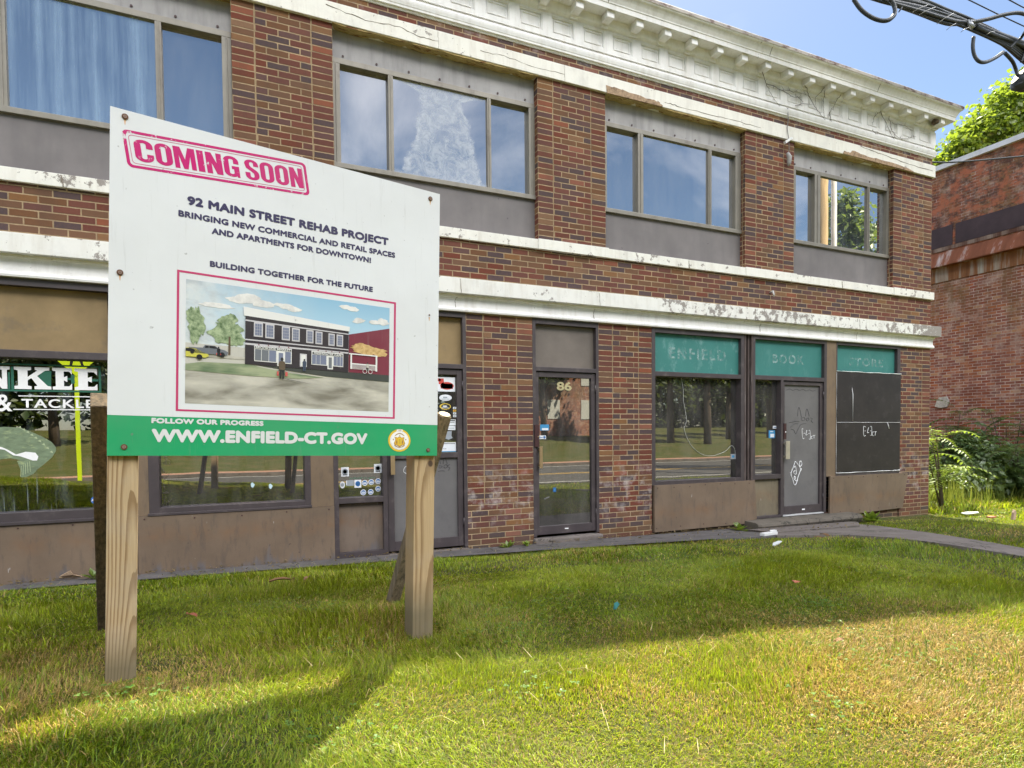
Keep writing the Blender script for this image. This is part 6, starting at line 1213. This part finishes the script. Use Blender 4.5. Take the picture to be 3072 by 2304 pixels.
# ================================================================== litter
def litter(name, label, cat, x, y, pts, h, mat, lift=.03, tilt=.0):
    mb = MB(); q = [(a, b, tilt*a*3+rnd.uniform(0, .012)) for a, b in pts]; mb.quadbox(q, (0, 0, h)); o = mb.build(name, mat); o.location = (x, y, gz(x, y)+lift); tag(o, label, cat); return o
m_foam = M('white_foam', (.62, .62, .61), .8, .05, 60); m_brown = M('dead_leaf', (.20, .11, .05), .9, .35, 40); m_orange = M('orange_scrap', (.36, .12, .06), .7)
mb = MB(); mb.quadbox([(-.125, .03, 0), (-.115, -.03, 0), (.12, -.03, 0), (.125, .03, 0)], (0, 0, .035)); mb.quadbox([(.02, .0, .035), (.12, -.02, .035), (.125, .025, .035), (.05, .03, .035)], (0, 0, .018)); fo = mb.build('foam_block', m_foam, bevel=.006); fo.location = (5.62, -1.40, gz(5.62, -1.40)+.03); fo.rotation_euler.z = .1; tag(fo, 'white foam block lying on the path below the doorstep', 'litter')
litter('paper_scrap', 'crumpled white paper scrap on the lawn near the path', 'litter', 4.70, -2.35, [(-.05, -.02), (0, -.03), (.055, -.015), (.04, .02), (-.015, .03), (-.04, .012)], .008, m_foam, .045, .12)
litter('plastic_shard', 'small teal plastic shard in the shaded grass', 'litter', 1.73, -4.05, [(-.012, -.018), (.012, -.012), (.013, .012), (0, .02), (-.012, .009)], .003, m_teal, .055, .4)
litter('plastic_scrap', 'small orange scrap in the shaded grass', 'litter', 3.25, -3.83, [(-.025, -.015), (.02, -.018), (.028, .01), (-.015, .02)], .004, m_orange, .045)
for i, (x, y, lbl) in enumerate(((.20, -2.75, 'curled brown leaf on the lawn between the sign posts'), (.36, -2.69, 'smaller brown leaf beside the curled leaf on the lawn'), (-.21, -3.6, 'orange-brown leaf close to the left sign post'), (2.40, -4.80, 'dark brown leaf on the sunlit straw patch'), (5.64, -2.12, 'brown leaf litter beside the path'), (5.45, -2.2, 'dark leaf beside the brown leaf litter at the path'))):
    s = (.06, .035, .03, .03, .07, .04)[i]; mb = MB(); rr = []
    for k in range(4): rr.append([(s*(k/1.5-1), s*.45*math.sin(math.pi*(k+.4)/3.8)*a, .25*s*abs(a)+.2*s*math.sin(k)) for a in (-1, -.4, .4, 1)])
    mb.loft(rr); mb.quadbox([(s, 0, .1*s), (s*1.4, .004, .3*s), (s*1.4, -.004, .3*s)], (0, 0, .003)); o = mb.build('dead_leaf', m_brown if i != 2 else m_orange); o.location = (x, y, gz(x, y)+.06); o.rotation_euler.z = i*1.1; tag(o, lbl, 'leaf', 'fallen leaves on the lawn')
litter('paper_scrap', 'flat pale paper on the sunlit grass past the corner', 'litter', 10.9, -.62, [(-.2, -.06), (.1, -.08), (.22, .0), (.05, .07), (-.15, .05)], .01, m_foam, .05)
litter('plastic_scrap', 'orange scrap on the sunlit grass past the corner', 'litter', 10.0, -1.40, [(-.07, -.03), (.06, -.04), (.07, .03), (-.04, .04)], .02, m_orange, .05)
mb = MB(); mb.quadbox([(-.03, 0, 0), (.03, 0, 0), (.05, 0, .10), (.02, 0, .14), (-.01, 0, .10)], (0, .03, 0)); o = mb.build('cardboard_scrap', M('pale_cardboard', (.42, .30, .22), .9)); o.location = (9.95, -1.72, gz(9.95, -1.72)+.05); tag(o, 'upright pale cardboard scrap on the grass right of the path', 'litter')
# ================================================================== across the street (visible in the glass)
for i, (x, y, h) in enumerate(((28.5, -31, 14), (31.5, -32.5, 15), (34, -31, 14), (40, -35, 13), (46, -36, 12), (54, -38, 13))):
    tree('pine_tree', ('leftmost tall pine on the lawn facing the book shop', 'second tall pine on the lawn facing the book shop', 'third tall pine on the lawn facing the book shop', 'bare-trunked pine on the lawn facing the grey shop door', 'pine on the lawn opposite the boarded window', 'last pine on the lawn down the street')[i], 'tree', (x, y, gz(x, y)), h,
         [((0, 0, h*.42), (1.9, 1.9, 1.2)), ((.5, .3, h*.56), (1.8, 1.8, 1.3)), ((-.4, -.2, h*.70), (1.5, 1.5, 1.3)), ((.1, 0, h*.86), (1.1, 1.1, 1.5))], 5200, .20, m_darkleaf, m_bark, 160+i, 'pines across the street', .26)
for i, (x, y, h) in enumerate(((-10, -37, 10), (-3, -40, 12), (5, -38, 11), (11, -36, 12), (15, -37.5, 13), (19, -36, 12), (24, -40, 13), (34, -41, 12))):
    tree('roadside_tree', ('dark tree farthest left across the street', 'second dark tree from the left across the street', 'dark tree across the street facing the sign', 'slim dark tree on the far lawn facing door 86', 'tall dark tree on the far lawn behind the slim one', 'dark tree on the far lawn facing the book shop', 'tall dark tree beside the house across the street', 'dark tree right of the house across the street')[i], 'tree', (x, y, gz(x, y)), h,
         [((0, 0, h*.62), (2.4, 2.4, 2.2)), ((1.4, .5, h*.5), (1.8, 1.8, 1.5)), ((-1.5, -.3, h*.52), (1.9, 1.9, 1.5)), ((.2, 0, h*.82), (1.6, 1.6, 1.7))], 5200, .22, m_darkleaf, m_bark, 60+i, 'trees across the street', .24)
tree('street_tree', 'bushy green tree beside the utility pole on the street side', 'tree', (24.0, -11.2, -.3), 11.5, [((-.3, 0, 7.6), (1.6, 1.5, 1.6)), ((.7, .2, 6.4), (1.8, 1.6, 1.3)), ((-.9, -.3, 6.2), (1.4, 1.4, 1.2)), ((-.2, .1, 9.6), (1.0, 1.0, 1.6)), ((2.6, -.6, 5.6), (1.2, 1.2, 1.3)), ((-.6, 0, 11.0), (.5, .5, .8))], 14000, .15, m_midleaf, m_bark, 77)
up_ = thing('utility_pole', 'wooden utility pole with a grey conduit at the roadside', 'pole', None, (19.87, -9.2, -.2))
mb = MB(); mb.tube([(0, 0, -.5), (0, 0, 13)], [.19, .155], 14); mb.build('shaft', M('pole_wood', (.33, .23, .12), .9, .25, 3, stretch=(6, 6, .4)), up_); mb = MB(); mb.tube([(.41, .12, 0), (.41, .12, 11.6)], .10, 10); mb.build('conduit', M('grey_conduit', (.34, .34, .35), .5), up_); mb = MB(); mb.box(-1.2, 1.2, -.06, .06, 12.4, 12.55); mb.build('crossarm', m_bark, up_)
cs_ = thing('crossing_sign', 'fluorescent yellow-green diamond crossing sign on a yellow post at the roadside', 'sign', None, (-3.4, -10.0, gz(-3.4, -10)))
m_fluo = M('fluorescent_yellow', (.62, .80, .02), .5, .05, 5)
mb = MB(); mb.box(-.04, .04, -.03, .03, -.3, 3.9); mb.build('post', m_fluo, cs_)
mb = MB(); mb.quadbox([(0, .03, 3.0), (.54, .03, 3.54), (0, .03, 4.08), (-.54, .03, 3.54)], (0, .01, 0)); mb.build('panel', m_fluo, cs_)
mb = MB(); mb.quadbox([(-.12, .041, 3.25), (-.07, .041, 3.25), (.03, .041, 3.7), (-.03, .041, 3.72)], (0, .003, 0)); mb.quadbox([(.10, .041, 3.25), (.15, .041, 3.25), (.04, .041, 3.68), (.0, .041, 3.6)], (0, .003, 0)); mb.build('walking_symbol', m_stk_k, cs_)
V, F, col = leaf_cloud([(x, -57+3*math.sin(x*.7), 7+1.8*math.sin(x*1.9)) for x in range(-60, 110, 4)], [(4.2, 3., 7.5+1.6*math.sin(x*1.3)) for x in range(-60, 110, 4)], 90000, .42, 99)
wd = npmesh('far_wood', V, F, m_darkleaf, None, col); wd['kind'] = 'stuff'; wd['label'] = 'dark belt of trees beyond the far lawn'
hs = thing('brick_house', 'brown brick house with white windows across the street', 'house', None, (27, -46, gz(27, -46)))
mb = MB(); mb.box(-7, 7, -5, 5, -.5, 7, 0, .02, 0); mb.build('wall', [m_oldbrick], hs)
for i in range(4):
    for j in range(2): mb = MB(); mb.box(-5.6+i*3.4, -4.4+i*3.4, 4.98, 5.05, 1.1+3*j, 2.8+3*j); mb.build('window', M('pale_window', (.55, .56, .55), .4), hs)
mb = MB(); mb.quadbox([(-7.5, 5.5, 7), (7.5, 5.5, 7), (7.5, 0, 10), (-7.5, 0, 10)], (0, 0, .2)); mb.quadbox([(-7.5, -5.5, 7), (7.5, -5.5, 7), (7.5, 0, 10), (-7.5, 0, 10)], (0, 0, .2)); mb.build('roof', m_roof, hs)
